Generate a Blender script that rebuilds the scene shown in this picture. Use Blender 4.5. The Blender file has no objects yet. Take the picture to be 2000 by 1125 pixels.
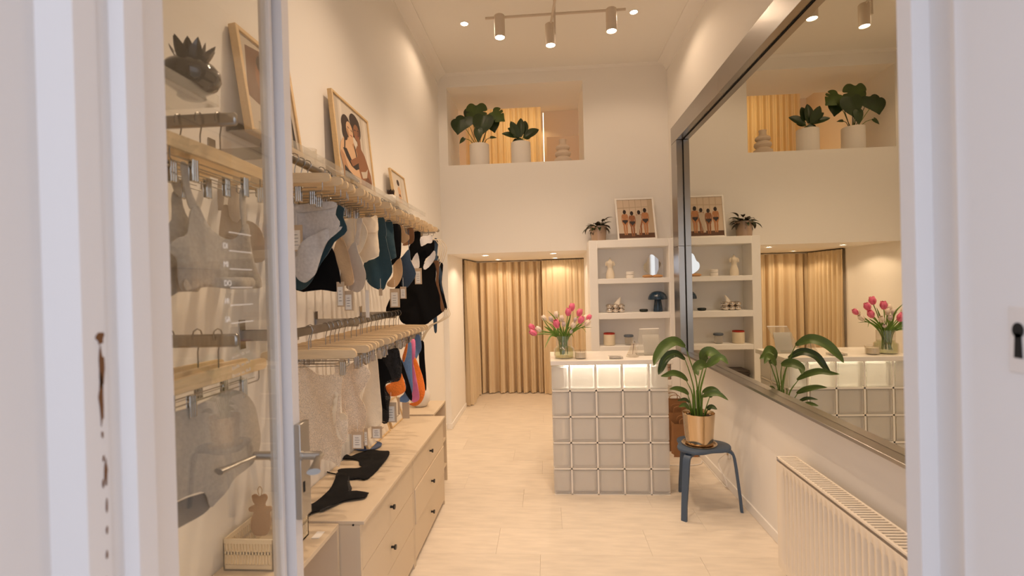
import bpy, bmesh, math, random
from mathutils import Vector, Matrix, noise, Euler
from mathutils.geometry import delaunay_2d_cdt

# ------------------------------------------------------------------ camera
SC = bpy.context.scene
COL = SC.collection
FPX, YAW, PIT, ROL, CAMH = 944.0, -.0711, -.0061, .0254, 1.6
_w = Vector((math.sin(YAW) * math.cos(PIT), math.cos(YAW) * math.cos(PIT), math.sin(PIT)))
_r0 = Vector((math.cos(YAW), -math.sin(YAW), 0))
_d0 = _w.cross(_r0)
_r = _r0 * math.cos(ROL) + _d0 * math.sin(ROL)
_d = -_r0 * math.sin(ROL) + _d0 * math.cos(ROL)
cam = bpy.data.cameras.new('camera')
camo = bpy.data.objects.new('camera', cam)
COL.objects.link(camo)
camo.matrix_world = Matrix(((_r.x, -_d.x, -_w.x, 0), (_r.y, -_d.y, -_w.y, 0), (_r.z, -_d.z, -_w.z, CAMH), (0, 0, 0, 1)))
cam.sensor_width = 36
cam.lens = FPX / 2000 * 36
cam.clip_start = .02
cam.dof.use_dof = True
cam.dof.focus_distance = 3.6
cam.dof.aperture_fstop = 2.8
SC.camera = camo

# ------------------------------------------------------------------ daylight outside the door, exposure
world = bpy.data.worlds.new('daylight')
SC.world = world
world.use_nodes = True
_bg = world.node_tree.nodes['Background']
_bg.inputs[0].default_value = (.80, .83, .95, 1)
_bg.inputs[1].default_value = 1.85
SC.view_settings.view_transform = 'Standard'
SC.view_settings.look = 'None'
SC.view_settings.gamma = 1
SC.view_settings.exposure = 0.06
SC.view_settings.use_curve_mapping = False
SC.cycles.sample_clamp_indirect = 4
SC.cycles.max_bounces = 14
SC.cycles.diffuse_bounces = 7
SC.cycles.glossy_bounces = 6
SC.cycles.transparent_max_bounces = 32
WARM = (1.0, .725, .495)
WARM2 = (1.0, .66, .36)


def U(x, y, X=None, Y=None, Z=None):
    """point of the place seen at pixel x, y, on the plane X=, Y= or Z="""
    d = _r * ((x - 1000) / FPX) + _d * ((y - 562.5) / FPX) + _w
    if X is not None:
        t = X / d.x
    elif Y is not None:
        t = Y / d.y
    else:
        t = (Z - CAMH) / d.z
    return Vector((0, 0, CAMH)) + d * t


# ------------------------------------------------------------------ materials
def lin(c):
    o = []
    for v in c:
        v = v / 255
        o.append(v / 12.92 if v <= .04045 else ((v + .055) / 1.055) ** 2.4)
    return o


MATS = {}


def mat(name, rgb, rough=.6, metal=0, bump=0, scale=60, var=0, vscale=6, stretch=(1, 1, 1), sheen=0, spec=.5, emit=None, est=0, rnd=0, coat=0):
    if name in MATS:
        return MATS[name]
    m = bpy.data.materials.new(name)
    m.use_nodes = True
    nt = m.node_tree
    b = nt.nodes['Principled BSDF']
    c = (*lin(rgb), 1)
    b.inputs['Base Color'].default_value = c
    b.inputs['Roughness'].default_value = rough
    b.inputs['Metallic'].default_value = metal
    b.inputs['Specular IOR Level'].default_value = spec
    b.inputs['Sheen Weight'].default_value = sheen
    b.inputs['Coat Weight'].default_value = coat
    if emit:
        b.inputs['Emission Color'].default_value = (*emit, 1)
        b.inputs['Emission Strength'].default_value = est
    tc = nt.nodes.new('ShaderNodeTexCoord')
    mp = nt.nodes.new('ShaderNodeMapping')
    mp.inputs['Scale'].default_value = stretch
    nt.links.new(tc.outputs['Object'], mp.inputs['Vector'])
    if var or rnd:
        hs = nt.nodes.new('ShaderNodeHueSaturation')
        hs.inputs['Color'].default_value = c
        nz = nt.nodes.new('ShaderNodeTexNoise')
        nz.inputs['Scale'].default_value = vscale
        nz.inputs['Detail'].default_value = 5
        nt.links.new(mp.outputs[0], nz.inputs['Vector'])
        mr = nt.nodes.new('ShaderNodeMapRange')
        mr.inputs['From Min'].default_value = .25
        mr.inputs['From Max'].default_value = .75
        mr.inputs['To Min'].default_value = 1 - var
        mr.inputs['To Max'].default_value = 1 + var
        nt.links.new(nz.outputs['Fac'], mr.inputs['Value'])
        last = mr.outputs[0]
        if rnd:
            oi = nt.nodes.new('ShaderNodeObjectInfo')
            m2 = nt.nodes.new('ShaderNodeMapRange')
            m2.inputs['To Min'].default_value = 1 - rnd
            m2.inputs['To Max'].default_value = 1 + rnd
            nt.links.new(oi.outputs['Random'], m2.inputs['Value'])
            mu = nt.nodes.new('ShaderNodeMath')
            mu.operation = 'MULTIPLY'
            nt.links.new(last, mu.inputs[0])
            nt.links.new(m2.outputs[0], mu.inputs[1])
            last = mu.outputs[0]
        nt.links.new(last, hs.inputs['Value'])
        nt.links.new(hs.outputs[0], b.inputs['Base Color'])
    if bump:
        n2 = nt.nodes.new('ShaderNodeTexNoise')
        n2.inputs['Scale'].default_value = scale
        n2.inputs['Detail'].default_value = 3
        nt.links.new(mp.outputs[0], n2.inputs['Vector'])
        bp = nt.nodes.new('ShaderNodeBump')
        bp.inputs['Strength'].default_value = bump
        bp.inputs['Distance'].default_value = .004
        nt.links.new(n2.outputs['Fac'], bp.inputs['Height'])
        nt.links.new(bp.outputs[0], b.inputs['Normal'])
    MATS[name] = m
    return m


def glassy(name, tint=(240, 240, 240), diff=0, dcol=(230, 225, 215), rough=0.0, base=.04, gain=1.0, trans=0):
    """thin clear material: see-through with Schlick reflection, a little body colour"""
    if name in MATS:
        return MATS[name]
    m = bpy.data.materials.new(name)
    m.use_nodes = True
    nt = m.node_tree
    nt.nodes.remove(nt.nodes['Principled BSDF'])
    out = nt.nodes['Material Output']
    tr = nt.nodes.new('ShaderNodeBsdfTransparent')
    tr.inputs[0].default_value = (*lin(tint), 1)
    gl = nt.nodes.new('ShaderNodeBsdfGlossy')
    gl.inputs['Roughness'].default_value = rough
    gl.inputs[0].default_value = (1, 1, 1, 1)
    lw = nt.nodes.new('ShaderNodeLayerWeight')
    lw.inputs[0].default_value = .5
    pw = nt.nodes.new('ShaderNodeMath')
    pw.operation = 'POWER'
    pw.inputs[1].default_value = 5
    nt.links.new(lw.outputs['Facing'], pw.inputs[0])
    ma = nt.nodes.new('ShaderNodeMath')
    ma.operation = 'MULTIPLY_ADD'
    ma.inputs[1].default_value = .95 * gain
    ma.inputs[2].default_value = base * gain
    ma.use_clamp = True
    nt.links.new(pw.outputs[0], ma.inputs[0])
    body = tr
    if diff:
        df = nt.nodes.new('ShaderNodeBsdfTranslucent' if trans else 'ShaderNodeBsdfDiffuse')
        df.inputs[0].default_value = (*lin(dcol), 1)
        mx = nt.nodes.new('ShaderNodeMixShader')
        mx.inputs[0].default_value = diff
        nt.links.new(tr.outputs[0], mx.inputs[1])
        nt.links.new(df.outputs[0], mx.inputs[2])
        body = mx
    mix = nt.nodes.new('ShaderNodeMixShader')
    nt.links.new(ma.outputs[0], mix.inputs[0])
    nt.links.new(body.outputs[0], mix.inputs[1])
    nt.links.new(gl.outputs[0], mix.inputs[2])
    nt.links.new(mix.outputs[0], out.inputs[0])
    MATS[name] = m
    return m


def lace(name, rgb, hole=.5, scale=170):
    """fabric with fine holes"""
    if name in MATS:
        return MATS[name]
    m = mat(name, rgb, .8, sheen=.2, bump=.3, scale=200)
    nt = m.node_tree
    b = nt.nodes['Principled BSDF']
    out = nt.nodes['Material Output']
    tc = nt.nodes.new('ShaderNodeTexCoord')
    vo = nt.nodes.new('ShaderNodeTexVoronoi')
    vo.feature = 'DISTANCE_TO_EDGE'
    vo.inputs['Scale'].default_value = scale
    nt.links.new(tc.outputs['Object'], vo.inputs['Vector'])
    nz = nt.nodes.new('ShaderNodeTexNoise')
    nz.inputs['Scale'].default_value = 28
    nt.links.new(tc.outputs['Object'], nz.inputs['Vector'])
    gt = nt.nodes.new('ShaderNodeMath')
    gt.operation = 'MULTIPLY'
    nt.links.new(vo.outputs['Distance'], gt.inputs[0])
    nt.links.new(nz.outputs['Fac'], gt.inputs[1])
    mr = nt.nodes.new('ShaderNodeMapRange')
    mr.inputs['From Min'].default_value = .06
    mr.inputs['From Max'].default_value = .10
    mr.inputs['To Min'].default_value = 0
    mr.inputs['To Max'].default_value = hole
    nt.links.new(gt.outputs[0], mr.inputs['Value'])
    tr = nt.nodes.new('ShaderNodeBsdfTransparent')
    mx = nt.nodes.new('ShaderNodeMixShader')
    nt.links.new(mr.outputs[0], mx.inputs[0])
    nt.links.new(b.outputs[0], mx.inputs[1])
    nt.links.new(tr.outputs[0], mx.inputs[2])
    nt.links.new(mx.outputs[0], out.inputs[0])
    return m


def sheer(name, rgb, tfac):
    """cloth that lets light through"""
    m = mat(name, rgb, .85, bump=.2, scale=250)
    nt = m.node_tree
    b = nt.nodes['Principled BSDF']
    t = nt.nodes.new('ShaderNodeBsdfTranslucent')
    t.inputs[0].default_value = (*lin(rgb), 1)
    mx = nt.nodes.new('ShaderNodeMixShader')
    mx.inputs[0].default_value = tfac
    nt.links.new(b.outputs[0], mx.inputs[1])
    nt.links.new(t.outputs[0], mx.inputs[2])
    nt.links.new(mx.outputs[0], nt.nodes['Material Output'].inputs[0])
    return m


def emitter(name, rgb, st):
    if name in MATS:
        return MATS[name]
    m = bpy.data.materials.new(name)
    m.use_nodes = True
    nt = m.node_tree
    nt.nodes.remove(nt.nodes['Principled BSDF'])
    e = nt.nodes.new('ShaderNodeEmission')
    e.inputs[0].default_value = (*rgb, 1)
    e.inputs[1].default_value = st
    nt.links.new(e.outputs[0], nt.nodes['Material Output'].inputs[0])
    MATS[name] = m
    return m


M_WALL = mat('wall_paint', (240, 237, 232), .9, bump=.12, scale=35, spec=.2)
M_CEIL = mat('ceiling_paint', (240, 237, 231), .95, spec=.1)
M_FLOOR = mat('floor_plank_vinyl', (228, 217, 201), .42, bump=.05, scale=30, var=.10, vscale=5, stretch=(1, 5, 1), rnd=.03)
M_DOOR = mat('white_door_paint', (214, 210, 208), .45, bump=.1, scale=15)
M_CURT = sheer('curtain_cloth', (228, 208, 174), .05)
M_SHEER = sheer('loft_curtain_cloth', (232, 210, 164), .72)
M_STEEL = mat('brushed_steel', (176, 172, 168), .28, 1, bump=.05, scale=120, stretch=(1, 1, 14))
M_CHROME = mat('chrome', (205, 203, 200), .12, 1)
M_WIRE = mat('hook_wire', (150, 146, 140), .3, 1)
M_SATIN = mat('satin_aluminium', (188, 184, 178), .3, 1)
M_MIRROR = mat('mirror_glass', (222, 220, 208), 0.0, 1)
M_WOODP = mat('pale_hanger_wood', (222, 196, 156), .5, var=.10, vscale=14, stretch=(1, 8, 8))
M_FRAMEW = mat('pale_frame_wood', (214, 184, 138), .5, var=.08, vscale=12, stretch=(6, 1, 6))
M_CHEST = mat('greige_lacquer', (214, 196, 170), .5, bump=.03, scale=40)
M_BLACK = mat('black_metal', (24, 22, 22), .35)
M_GLASS = glassy('pane_glass', (250, 250, 248), gain=1.15)
M_ACRYL = glassy('clear_acrylic', (246, 246, 244), diff=.10, dcol=(240, 236, 228), gain=1.6)
M_VASE = glassy('ribbed_glass', (250, 249, 247), diff=.02, dcol=(225, 215, 205), gain=1.4)
M_WATER = glassy('water', (236, 241, 222), diff=.02, dcol=(200, 215, 170))
M_BLOCK = glassy('glass_block_glass', (251, 251, 249), diff=.4, dcol=(248, 244, 238), rough=.03, gain=.9)
M_WHITE = mat('white_matt', (236, 232, 226), .6)
M_SHELF = mat('shelf_paint', (241, 239, 236), .6)
M_POTW = mat('matte_white_pot', (232, 226, 218), .8)
M_LEAF = mat('leaf_green', (74, 96, 40), .46, var=.25, vscale=9, rnd=.15)
M_LEAFD = mat('leaf_dark', (46, 64, 32), .35, var=.25, vscale=9, rnd=.15)
M_LEAFB = mat('leaf_bronze', (74, 66, 50), .4, var=.3, vscale=12, rnd=.3)
M_STEM = mat('stem_green', (92, 122, 44), .45)
M_TLEAF = mat('tulip_leaf', (108, 142, 56), .42, var=.2, vscale=20, rnd=.15)
M_SOIL = mat('soil', (46, 34, 26), .95, bump=.8, scale=90)
M_KRAFT = mat('kraft_paper', (146, 104, 66), .75, bump=.15, scale=30, var=.08, vscale=10)
M_TAGC = mat('tag_card', (196, 172, 142), .8)
M_TAGW = mat('tag_label_paper', (234, 228, 216), .8)
M_INK = mat('print_ink', (90, 84, 80), .8)
M_BLUE = mat('slate_blue_paint', (72, 90, 112), .45, bump=.15, scale=70)
M_RAD = mat('radiator_enamel', (236, 226, 210), .35)
M_DARK = mat('dark_gap', (20, 18, 16), .9)


# ------------------------------------------------------------------ mesh builder
class MB:
    def __init__(s):
        s.v, s.f, s.m = [], [], []

    def add(s, vs, fs, mi=0):
        o = len(s.v)
        s.v += [Vector(p) for p in vs]
        s.f += [tuple(i + o for i in f) for f in fs]
        s.m += [mi] * len(fs)
        return s

    def box(s, x0, x1, y0, y1, z0, z1, mi=0, bev=0, seg=1):
        if bev <= 0:
            vs = [(x, y, z) for x in (x0, x1) for y in (y0, y1) for z in (z0, z1)]
            return s.add(vs, [(0, 1, 3, 2), (4, 6, 7, 5), (0, 4, 5, 1), (2, 3, 7, 6), (0, 2, 6, 4), (1, 5, 7, 3)], mi)
        bm = bmesh.new()
        bmesh.ops.create_cube(bm, size=1)
        for q in bm.verts:
            q.co = Vector(((x0 + x1) / 2 + q.co.x * (x1 - x0), (y0 + y1) / 2 + q.co.y * (y1 - y0), (z0 + z1) / 2 + q.co.z * (z1 - z0)))
        bmesh.ops.bevel(bm, geom=bm.edges[:], offset=min(bev, .49 * min(abs(x1 - x0), abs(y1 - y0), abs(z1 - z0))), segments=seg, affect='EDGES')
        s.bm(bm, mi)
        return s

    def bm(s, bm, mi=0):
        bm.verts.index_update()
        s.add([q.co.copy() for q in bm.verts], [[q.index for q in f.verts] for f in bm.faces], mi)
        bm.free()
        return s

    def tube(s, pts, r, n=8, mi=0, caps=True, flat=1.0):
        pts = [Vector(p) for p in pts]
        k = len(pts)
        rr = r if isinstance(r, (list, tuple)) else [r] * k
        vs, fs = [], []
        t0 = (pts[1] - pts[0]).normalized()
        a = Vector((0, 0, 1)) if abs(t0.z) < .9 else Vector((1, 0, 0))
        u = t0.cross(a).normalized()
        for i, p in enumerate(pts):
            t = (pts[min(i + 1, k - 1)] - pts[max(i - 1, 0)])
            t = t.normalized() if t.length > 1e-9 else t0
            u = (u - t * u.dot(t))
            u = u.normalized() if u.length > 1e-6 else t.orthogonal().normalized()
            w = t.cross(u)
            for j in range(n):
                q = 2 * math.pi * j / n
                vs.append(p + (u * math.cos(q) + w * math.sin(q) * flat) * rr[i])
        for i in range(k - 1):
            for j in range(n):
                fs.append((i * n + j, i * n + (j + 1) % n, (i + 1) * n + (j + 1) % n, (i + 1) * n + j))
        if caps:
            fs.append(tuple(range(n))[::-1])
            fs.append(tuple(range((k - 1) * n, k * n)))
        return s.add(vs, fs, mi)

    def lathe(s, prof, c=(0, 0, 0), n=28, mi=0, cap0=True, cap1=False):
        vs, fs = [], []
        for r, z in prof:
            for j in range(n):
                q = 2 * math.pi * j / n
                vs.append((c[0] + r * math.cos(q), c[1] + r * math.sin(q), c[2] + z))
        for i in range(len(prof) - 1):
            for j in range(n):
                fs.append((i * n + j, i * n + (j + 1) % n, (i + 1) * n + (j + 1) % n, (i + 1) * n + j))
        if cap0:
            fs.append(tuple(range(n))[::-1])
        if cap1:
            fs.append(tuple(range((len(prof) - 1) * n, len(prof) * n)))
        return s.add(vs, fs, mi)

    def ell(s, c, r, n=12, mi=0, m=8):
        rx, ry, rz = r if isinstance(r, (tuple, list)) else (r, r, r)
        vs, fs = [], []
        for i in range(m + 1):
            t = math.pi * i / m
            for j in range(n):
                q = 2 * math.pi * j / n
                vs.append((c[0] + rx * math.sin(t) * math.cos(q), c[1] + ry * math.sin(t) * math.sin(q), c[2] - rz * math.cos(t)))
        for i in range(m):
            for j in range(n):
                fs.append((i * n + j, i * n + (j + 1) % n, (i + 1) * n + (j + 1) % n, (i + 1) * n + j))
        return s.add(vs, fs, mi)

    def prism(s, poly, h0, h1, ax='z', mi=0):
        n = len(poly)
        f = {'z': lambda a, b, h: (a, b, h), 'y': lambda a, b, h: (a, h, b), 'x': lambda a, b, h: (h, a, b)}[ax]
        vs = [f(a, b, h0) for a, b in poly] + [f(a, b, h1) for a, b in poly]
        fs = [tuple(range(n))[::-1], tuple(range(n, 2 * n))] + [(i, (i + 1) % n, n + (i + 1) % n, n + i) for i in range(n)]
        return s.add(vs, fs, mi)

    def grid(s, fn, nu, nv, thick=0, mi=0):
        """surface fn(u,v) with u,v in 0..1; thick gives it a back side"""
        P = [[Vector(fn(i / nu, j / nv)) for i in range(nu + 1)] for j in range(nv + 1)]
        vs = [p for r in P for p in r]
        W = nu + 1
        fs = [(j * W + i, j * W + i + 1, (j + 1) * W + i + 1, (j + 1) * W + i) for j in range(nv) for i in range(nu)]
        if thick:
            nr = [Vector() for _ in vs]
            for f in fs:
                q = (vs[f[2]] - vs[f[0]]).cross(vs[f[3]] - vs[f[1]])
                for i in f:
                    nr[i] += q
            o = len(vs)
            vs = vs + [p - (k.normalized() if k.length > 0 else k) * thick for p, k in zip(vs, nr)]
            bk = [tuple(i + o for i in f)[::-1] for f in fs]
            loop = [i for i in range(W)] + [j * W + nu for j in range(1, nv + 1)] + [nv * W + i for i in range(nu - 1, -1, -1)] + [j * W for j in range(nv - 1, 0, -1)]
            sd = [(loop[i], loop[i] + o, loop[(i + 1) % len(loop)] + o, loop[(i + 1) % len(loop)]) for i in range(len(loop))]
            fs = fs + bk + sd
        return s.add(vs, fs, mi)

    def poly(s, pts, to3d, step=.02, thick=.004, amp=.004, freq=40, seed=0, smooth=3, mi=0, puff=0):
        """cloth panel cut to an outline in the plane; to3d(u, v, offset) gives the place"""
        pts = [Vector(p) for p in pts]
        n = len(pts)
        out = []
        for i in range(n):
            a, b, c, d = pts[i - 1], pts[i], pts[(i + 1) % n], pts[(i + 2) % n]
            for k in range(smooth):
                t = k / smooth
                q = .5 * ((2 * b) + (c - a) * t + (2 * a - 5 * b + 4 * c - d) * t * t + (3 * b - a - 3 * c + d) * t ** 3)
                out.append(q if smooth > 1 else b)
        rnd = random.Random(seed)
        xs, ys = [p.x for p in out], [p.y for p in out]
        m = len(out)

        def inside(x, y):
            r = False
            j = m - 1
            for i in range(m):
                if (ys[i] > y) != (ys[j] > y) and x < (xs[j] - xs[i]) * (y - ys[i]) / (ys[j] - ys[i]) + xs[i]:
                    r = not r
                j = i
            return r
        extra = []
        x = min(xs) + step / 2
        while x < max(xs):
            y = min(ys) + step / 2
            while y < max(ys):
                px, py = x + rnd.uniform(-.2, .2) * step, y + rnd.uniform(-.2, .2) * step
                if inside(px, py) and min((px - q.x) ** 2 + (py - q.y) ** 2 for q in out) > (step * .45) ** 2:
                    extra.append(Vector((px, py)))
                y += step
            x += step
        vv, ee, ff, *_ = delaunay_2d_cdt(out + extra, [(i, (i + 1) % m) for i in range(m)], [list(range(m))], 1, 1e-6)
        off = rnd.uniform(0, 50)
        vs = []
        for sgn in (1, -1):
            for q in vv:
                nz = noise.noise(Vector((q.x * freq * .25 + off, q.y * freq * .12, off)))
                w = amp * (math.sin(q.x * freq + 3 * nz + q.y * freq * .3 + off) + 1.6 * nz)
                pf = 0
                if puff:
                    dm = min(math.hypot(q.x - e.x, q.y - e.y) for e in out)
                    pf = puff * (1 - math.exp(-dm / (step * 1.5)))
                vs.append(to3d(q.x, q.y, w + sgn * (thick / 2 + pf)))
        o = len(vv)
        cnt = {}
        for f in ff:
            for i in range(len(f)):
                e = (f[i], f[(i + 1) % len(f)])
                cnt[e] = 1
        sd = [(a, b, b + o, a + o) for (a, b) in cnt if (b, a) not in cnt]
        fs = [tuple(f) for f in ff] + [tuple(i + o for i in f)[::-1] for f in ff] + [t[::-1] for t in sd]
        return s.add(vs, fs, mi)

    def build(s, name, mats, parent=None, world=True, sharp=38):
        me = bpy.data.meshes.new(name)
        vs = s.v
        if parent is not None and world:
            q = parent
            inv = (Matrix.Translation(q.location) @ q.rotation_euler.to_matrix().to_4x4()).inverted()
            if q.parent is not None:
                p2 = q.parent
                inv = inv @ (Matrix.Translation(p2.location) @ p2.rotation_euler.to_matrix().to_4x4()).inverted()
            vs = [inv @ p for p in vs]
        me.from_pydata([tuple(p) for p in vs], [], s.f)
        for m in (mats if isinstance(mats, (list, tuple)) else [mats]):
            me.materials.append(m)
        for p, mi in zip(me.polygons, s.m):
            p.material_index = mi
            p.use_smooth = True
        bm = bmesh.new()
        bm.from_mesh(me)
        bmesh.ops.recalc_face_normals(bm, faces=bm.faces[:])
        bm.to_mesh(me)
        bm.free()
        me.set_sharp_from_angle(angle=math.radians(sharp))
        me.update()
        o = bpy.data.objects.new(name, me)
        COL.objects.link(o)
        if parent is not None:
            o.parent = parent
        return o


def tag(o, label, cat, group=None, kind=None):
    o['label'] = label
    o['category'] = cat
    if group:
        o['group'] = group
    if kind:
        o['kind'] = kind
    return o


def thing(name, label, cat, loc=(0, 0, 0), rz=0, group=None):
    o = bpy.data.objects.new(name, None)
    COL.objects.link(o)
    o.location = loc
    o.rotation_euler = (0, 0, rz)
    o.empty_display_size = .05
    return tag(o, label, cat, group)


def struct(o, label=None, cat=None):
    o['kind'] = 'structure'
    if label:
        o['label'] = label
    if cat:
        o['category'] = cat
    return o


def copy_tree(o, parent=None):
    c = o.copy()
    COL.objects.link(c)
    c.parent = parent
    for ch in list(o.children):
        copy_tree(ch, c)
    return c


def light(name, kind, loc, energy, color, parent=None, size=.05, rot=None, spot=None, blend=.5, size_y=None):
    l = bpy.data.lights.new(name, kind)
    l.energy = energy
    l.color = color
    if kind == 'SPOT':
        l.spot_size = math.radians(spot)
        l.spot_blend = blend
        l.shadow_soft_size = size
    elif kind == 'POINT':
        l.shadow_soft_size = size
    elif kind == 'AREA':
        l.size = size
        if size_y:
            l.shape = 'RECTANGLE'
            l.size_y = size_y
    o = bpy.data.objects.new(name, l)
    COL.objects.link(o)
    if parent is not None:
        loc = Vector(loc) - parent.location
        o.parent = parent
    o.location = loc
    if rot:
        o.rotation_euler = rot
    return o


R = math.radians
# ================================================================== THE ROOM
XL, XR, YB, ZC = -1.16, 1.36, 5.36, 3.98
YF = .72            # inner face of the front wall
OPX0, OPX1, OPZ = -1.10, .474, 1.963     # alcove opening
NIX0, NIX1, NIZ0, NIZ1, NIY = -1.06, .45, 2.955, 3.825, 6.09
ALY = 7.35

b = MB().box(-1.6, 1.75, YF, ALY + .2, -.1, -.012)
fl = struct(b.build('floor', mat('floor_screed', (150, 134, 110), .9)), 'pale cream plank floor of the boutique', 'floor')
PW, PL = .305, .92
rows = int((ALY - YF) / PW) + 1
pm = {}
for r in range(rows):
    off = [0, .33, .62, .18, .48][r % 5] * PL
    x = XL - .45 - off
    y0 = YF + r * PW
    while x < XR + .4:
        x0, x1 = max(x, -1.6), min(x + PL, 1.75)
        if x1 - x0 > .02:
            L = round(x1 - x0, 3)
            o = MB().box(0, L - .0007, 0, PW - .0007, -.012, 0, bev=.0006).build('floor_plank', M_FLOOR, fl) if L not in pm else None
            if o is None:
                o = bpy.data.objects.new('floor_plank', pm[L])
                COL.objects.link(o)
                o.parent = fl
            pm[L] = o.data
            o.location = (x0, y0, 0)
        x += PL

b = MB().box(XL - .2, XR + .2, YF, YB, ZC, ZC + .1)
struct(b.build('ceiling', M_CEIL), 'high warm white ceiling above the shop', 'ceiling')
# cove mouldings under the ceiling
for nm, a, c in (('trim_cove_left', (XL, YF), (XL, YB)), ('trim_cove_right', (XR, YF), (XR, YB)), ('trim_cove_back', (XL, YB), (XR, YB))):
    cv = MB()
    prof = [(0, 0), (0, -.10), (.012, -.10), (.018, -.085), (.03, -.055), (.055, -.028), (.085, -.016), (.10, -.010), (.10, 0)]
    if nm.endswith('left'):
        cv.prism([(XL + p, ZC + q) for p, q in prof], YF, YB, 'y')
    elif nm.endswith('right'):
        cv.prism([(XR - p, ZC + q) for p, q in prof], YF, YB, 'y')
    else:
        cv.prism([(YB - p * .25, ZC + q * .3) for p, q in prof], XL + .02, XR - .02, 'x')
    struct(cv.build(nm, M_WALL), 'plaster cove under the ceiling', 'cove')

b = MB().box(XL - .12, XL, YF - .2, YB + .1, 0, ZC)
struct(b.build('wall_left', M_WALL), 'tall white wall behind the clothes rails', 'wall')
b = MB().box(XR, XR + .12, YF - .2, YB + .1, 0, ZC)
struct(b.build('wall_right', M_WALL), 'white wall with the big mirror and the radiator', 'wall')
# back wall: thick masonry with an alcove below and a niche above
b = MB()
b.box(XL - .1, OPX0, YB, 6.33, 0, OPZ)                       # pier left of the alcove
b.box(OPX1, XR + .1, YB, NIY, 0, OPZ)
b.box(XL - .1, XR + .1, YB, NIY, OPZ, NIZ0)                 # band between alcove and niche
b.box(XL - .1, NIX0, YB, NIY, NIZ0, NIZ1)
b.box(NIX1, XR + .1, YB, NIY, NIZ0, NIZ1)
b.box(XL - .1, XR + .1, YB, NIY, NIZ1, ZC + .1)
struct(b.build('wall_back', M_WALL), 'thick white back wall with curtained alcove and planter niche', 'wall')
# alcove
b = MB().box(-1.7, 1.3, NIY, ALY + .1, OPZ, OPZ + .08)
struct(b.build('ceiling_alcove', M_CEIL), 'low alcove ceiling with recessed spots', 'ceiling')
b = MB().box(-1.35, -1.10 - .04, NIY, ALY + .1, 0, OPZ).box(.72, .85, NIY, ALY + .1, 0, OPZ)
struct(b.build('wall_alcove_side', M_WALL), 'side walls of the curtained alcove', 'wall')
b = MB().box(-1.4, .9, ALY, ALY + .1, 0, OPZ)
struct(b.build('wall_alcove_back', M_WALL), 'wall behind the alcove curtains', 'wall')
# loft room seen through the niche
LZ0, LZ1, LY = 2.04, 4.55, 8.3
b = MB().box(-1.7, 1.3, NIY + .0, LY, OPZ + .08, OPZ + .10)
struct(b.build('floor_loft', M_WALL), 'loft floor beyond the niche', 'floor')
b = MB().box(-1.9, 1.5, NIY, LY + .1, LZ1, LZ1 + .1)
struct(b.build('ceiling_loft', M_CEIL), 'loft ceiling beyond the niche', 'ceiling')
b = MB().box(-1.9, 1.5, LY, LY + .1, LZ0, LZ1)
struct(b.build('wall_loft_back', mat('loft_wall', (226, 206, 176), .9)), 'beige loft wall behind the lit curtain', 'wall')
b = MB().box(-1.8, -1.70, NIY, LY, LZ0, LZ1).box(1.28, 1.4, NIY, LY, LZ0, LZ1)
struct(b.build('wall_loft_side', mat('loft_wall', (226, 206, 176), .9)), 'side walls of the loft room', 'wall')
# baseboards
b = MB().box(XL, XL + .012, 3.97, YB, 0, .065)
struct(b.build('baseboard_left', M_WALL), 'low white baseboard on the left wall', 'baseboard')
b = MB().box(XR - .012, XR, YF, YB, 0, .065, bev=.003)
struct(b.build('baseboard_right', M_WALL), 'low white baseboard below the mirror', 'baseboard')
b = MB().box(XL + .012, OPX0 + .012, YB - .012, YB, 0, .065, bev=.003).box(OPX0, OPX0 + .012, YB, 6.31, 0, .065, bev=.003)
struct(b.build('baseboard_back', M_WALL), 'white baseboard around the alcove jamb', 'baseboard')

# front wall and outside
b = MB()
b.box(XL - .4, -.72, .42, YF, -.1, ZC).box(.72, XR + .4, .42, YF + .16, -.1, ZC).box(-.72, .72, .42, YF, 2.62, ZC)
struct(b.build('wall_front', M_WALL), 'street front wall around the shop door', 'wall')
b = MB().box(-6, 6, -8, YF, -.2, -.1)
struct(b.build('floor_pavement', mat('pavement', (150, 148, 146), .9, bump=.4, scale=30)), 'grey pavement outside the shop door', 'pavement')

# left door casing (moulded)
prof = [(-.72, .34), (-.672, .34), (-.672, .60), (-.646, .628), (-.646, .664), (-.650, .668), (-.650, .688), (-.636, .70), (-.636, .735), (-.66, .745), (-.72, .745)]
jm = thing('trim_door_casing', 'white moulded door casing with chipped paint, left edge of view', 'door casing')
jm['kind'] = 'structure'
MB().prism(prof, -.1, 2.62).build('casing_board', M_DOOR, jm)
ch = MB()
rd = random.Random(4)
zt = U(195, 660, X=-.646).z
zb = U(206, 936, X=-.646).z
M_CHIP = mat('bare_wood_chip', (104, 66, 32), .9, bump=.5)


def chip(mb, y, z, w, h, sd):
    q = random.Random(sd)
    n = 14
    pts = []
    for i in range(n):
        a = 2 * math.pi * i / n
        k = q.uniform(.6, 1.1)
        pts.append((y + math.cos(a) * w * k, z + math.sin(a) * h * k))
    mb.prism(pts, -.6463, -.6452, 'x')


chip(ch, .6545, zt, .0075, .010, 1)
chip(ch, .6555, zt - .045, .0045, .035, 2)
chip(ch, .6535, zt - .085, .0042, .04, 3)
for k in range(7):
    chip(ch, .6545 + rd.uniform(-.002, .003), zt - .14 - k * .035, .0016, rd.uniform(.004, .014), 10 + k)
chip(ch, .6575, zb + .012, .003, .020, 30)
ch.build('paint_chip', M_CHIP, jm)

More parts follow.
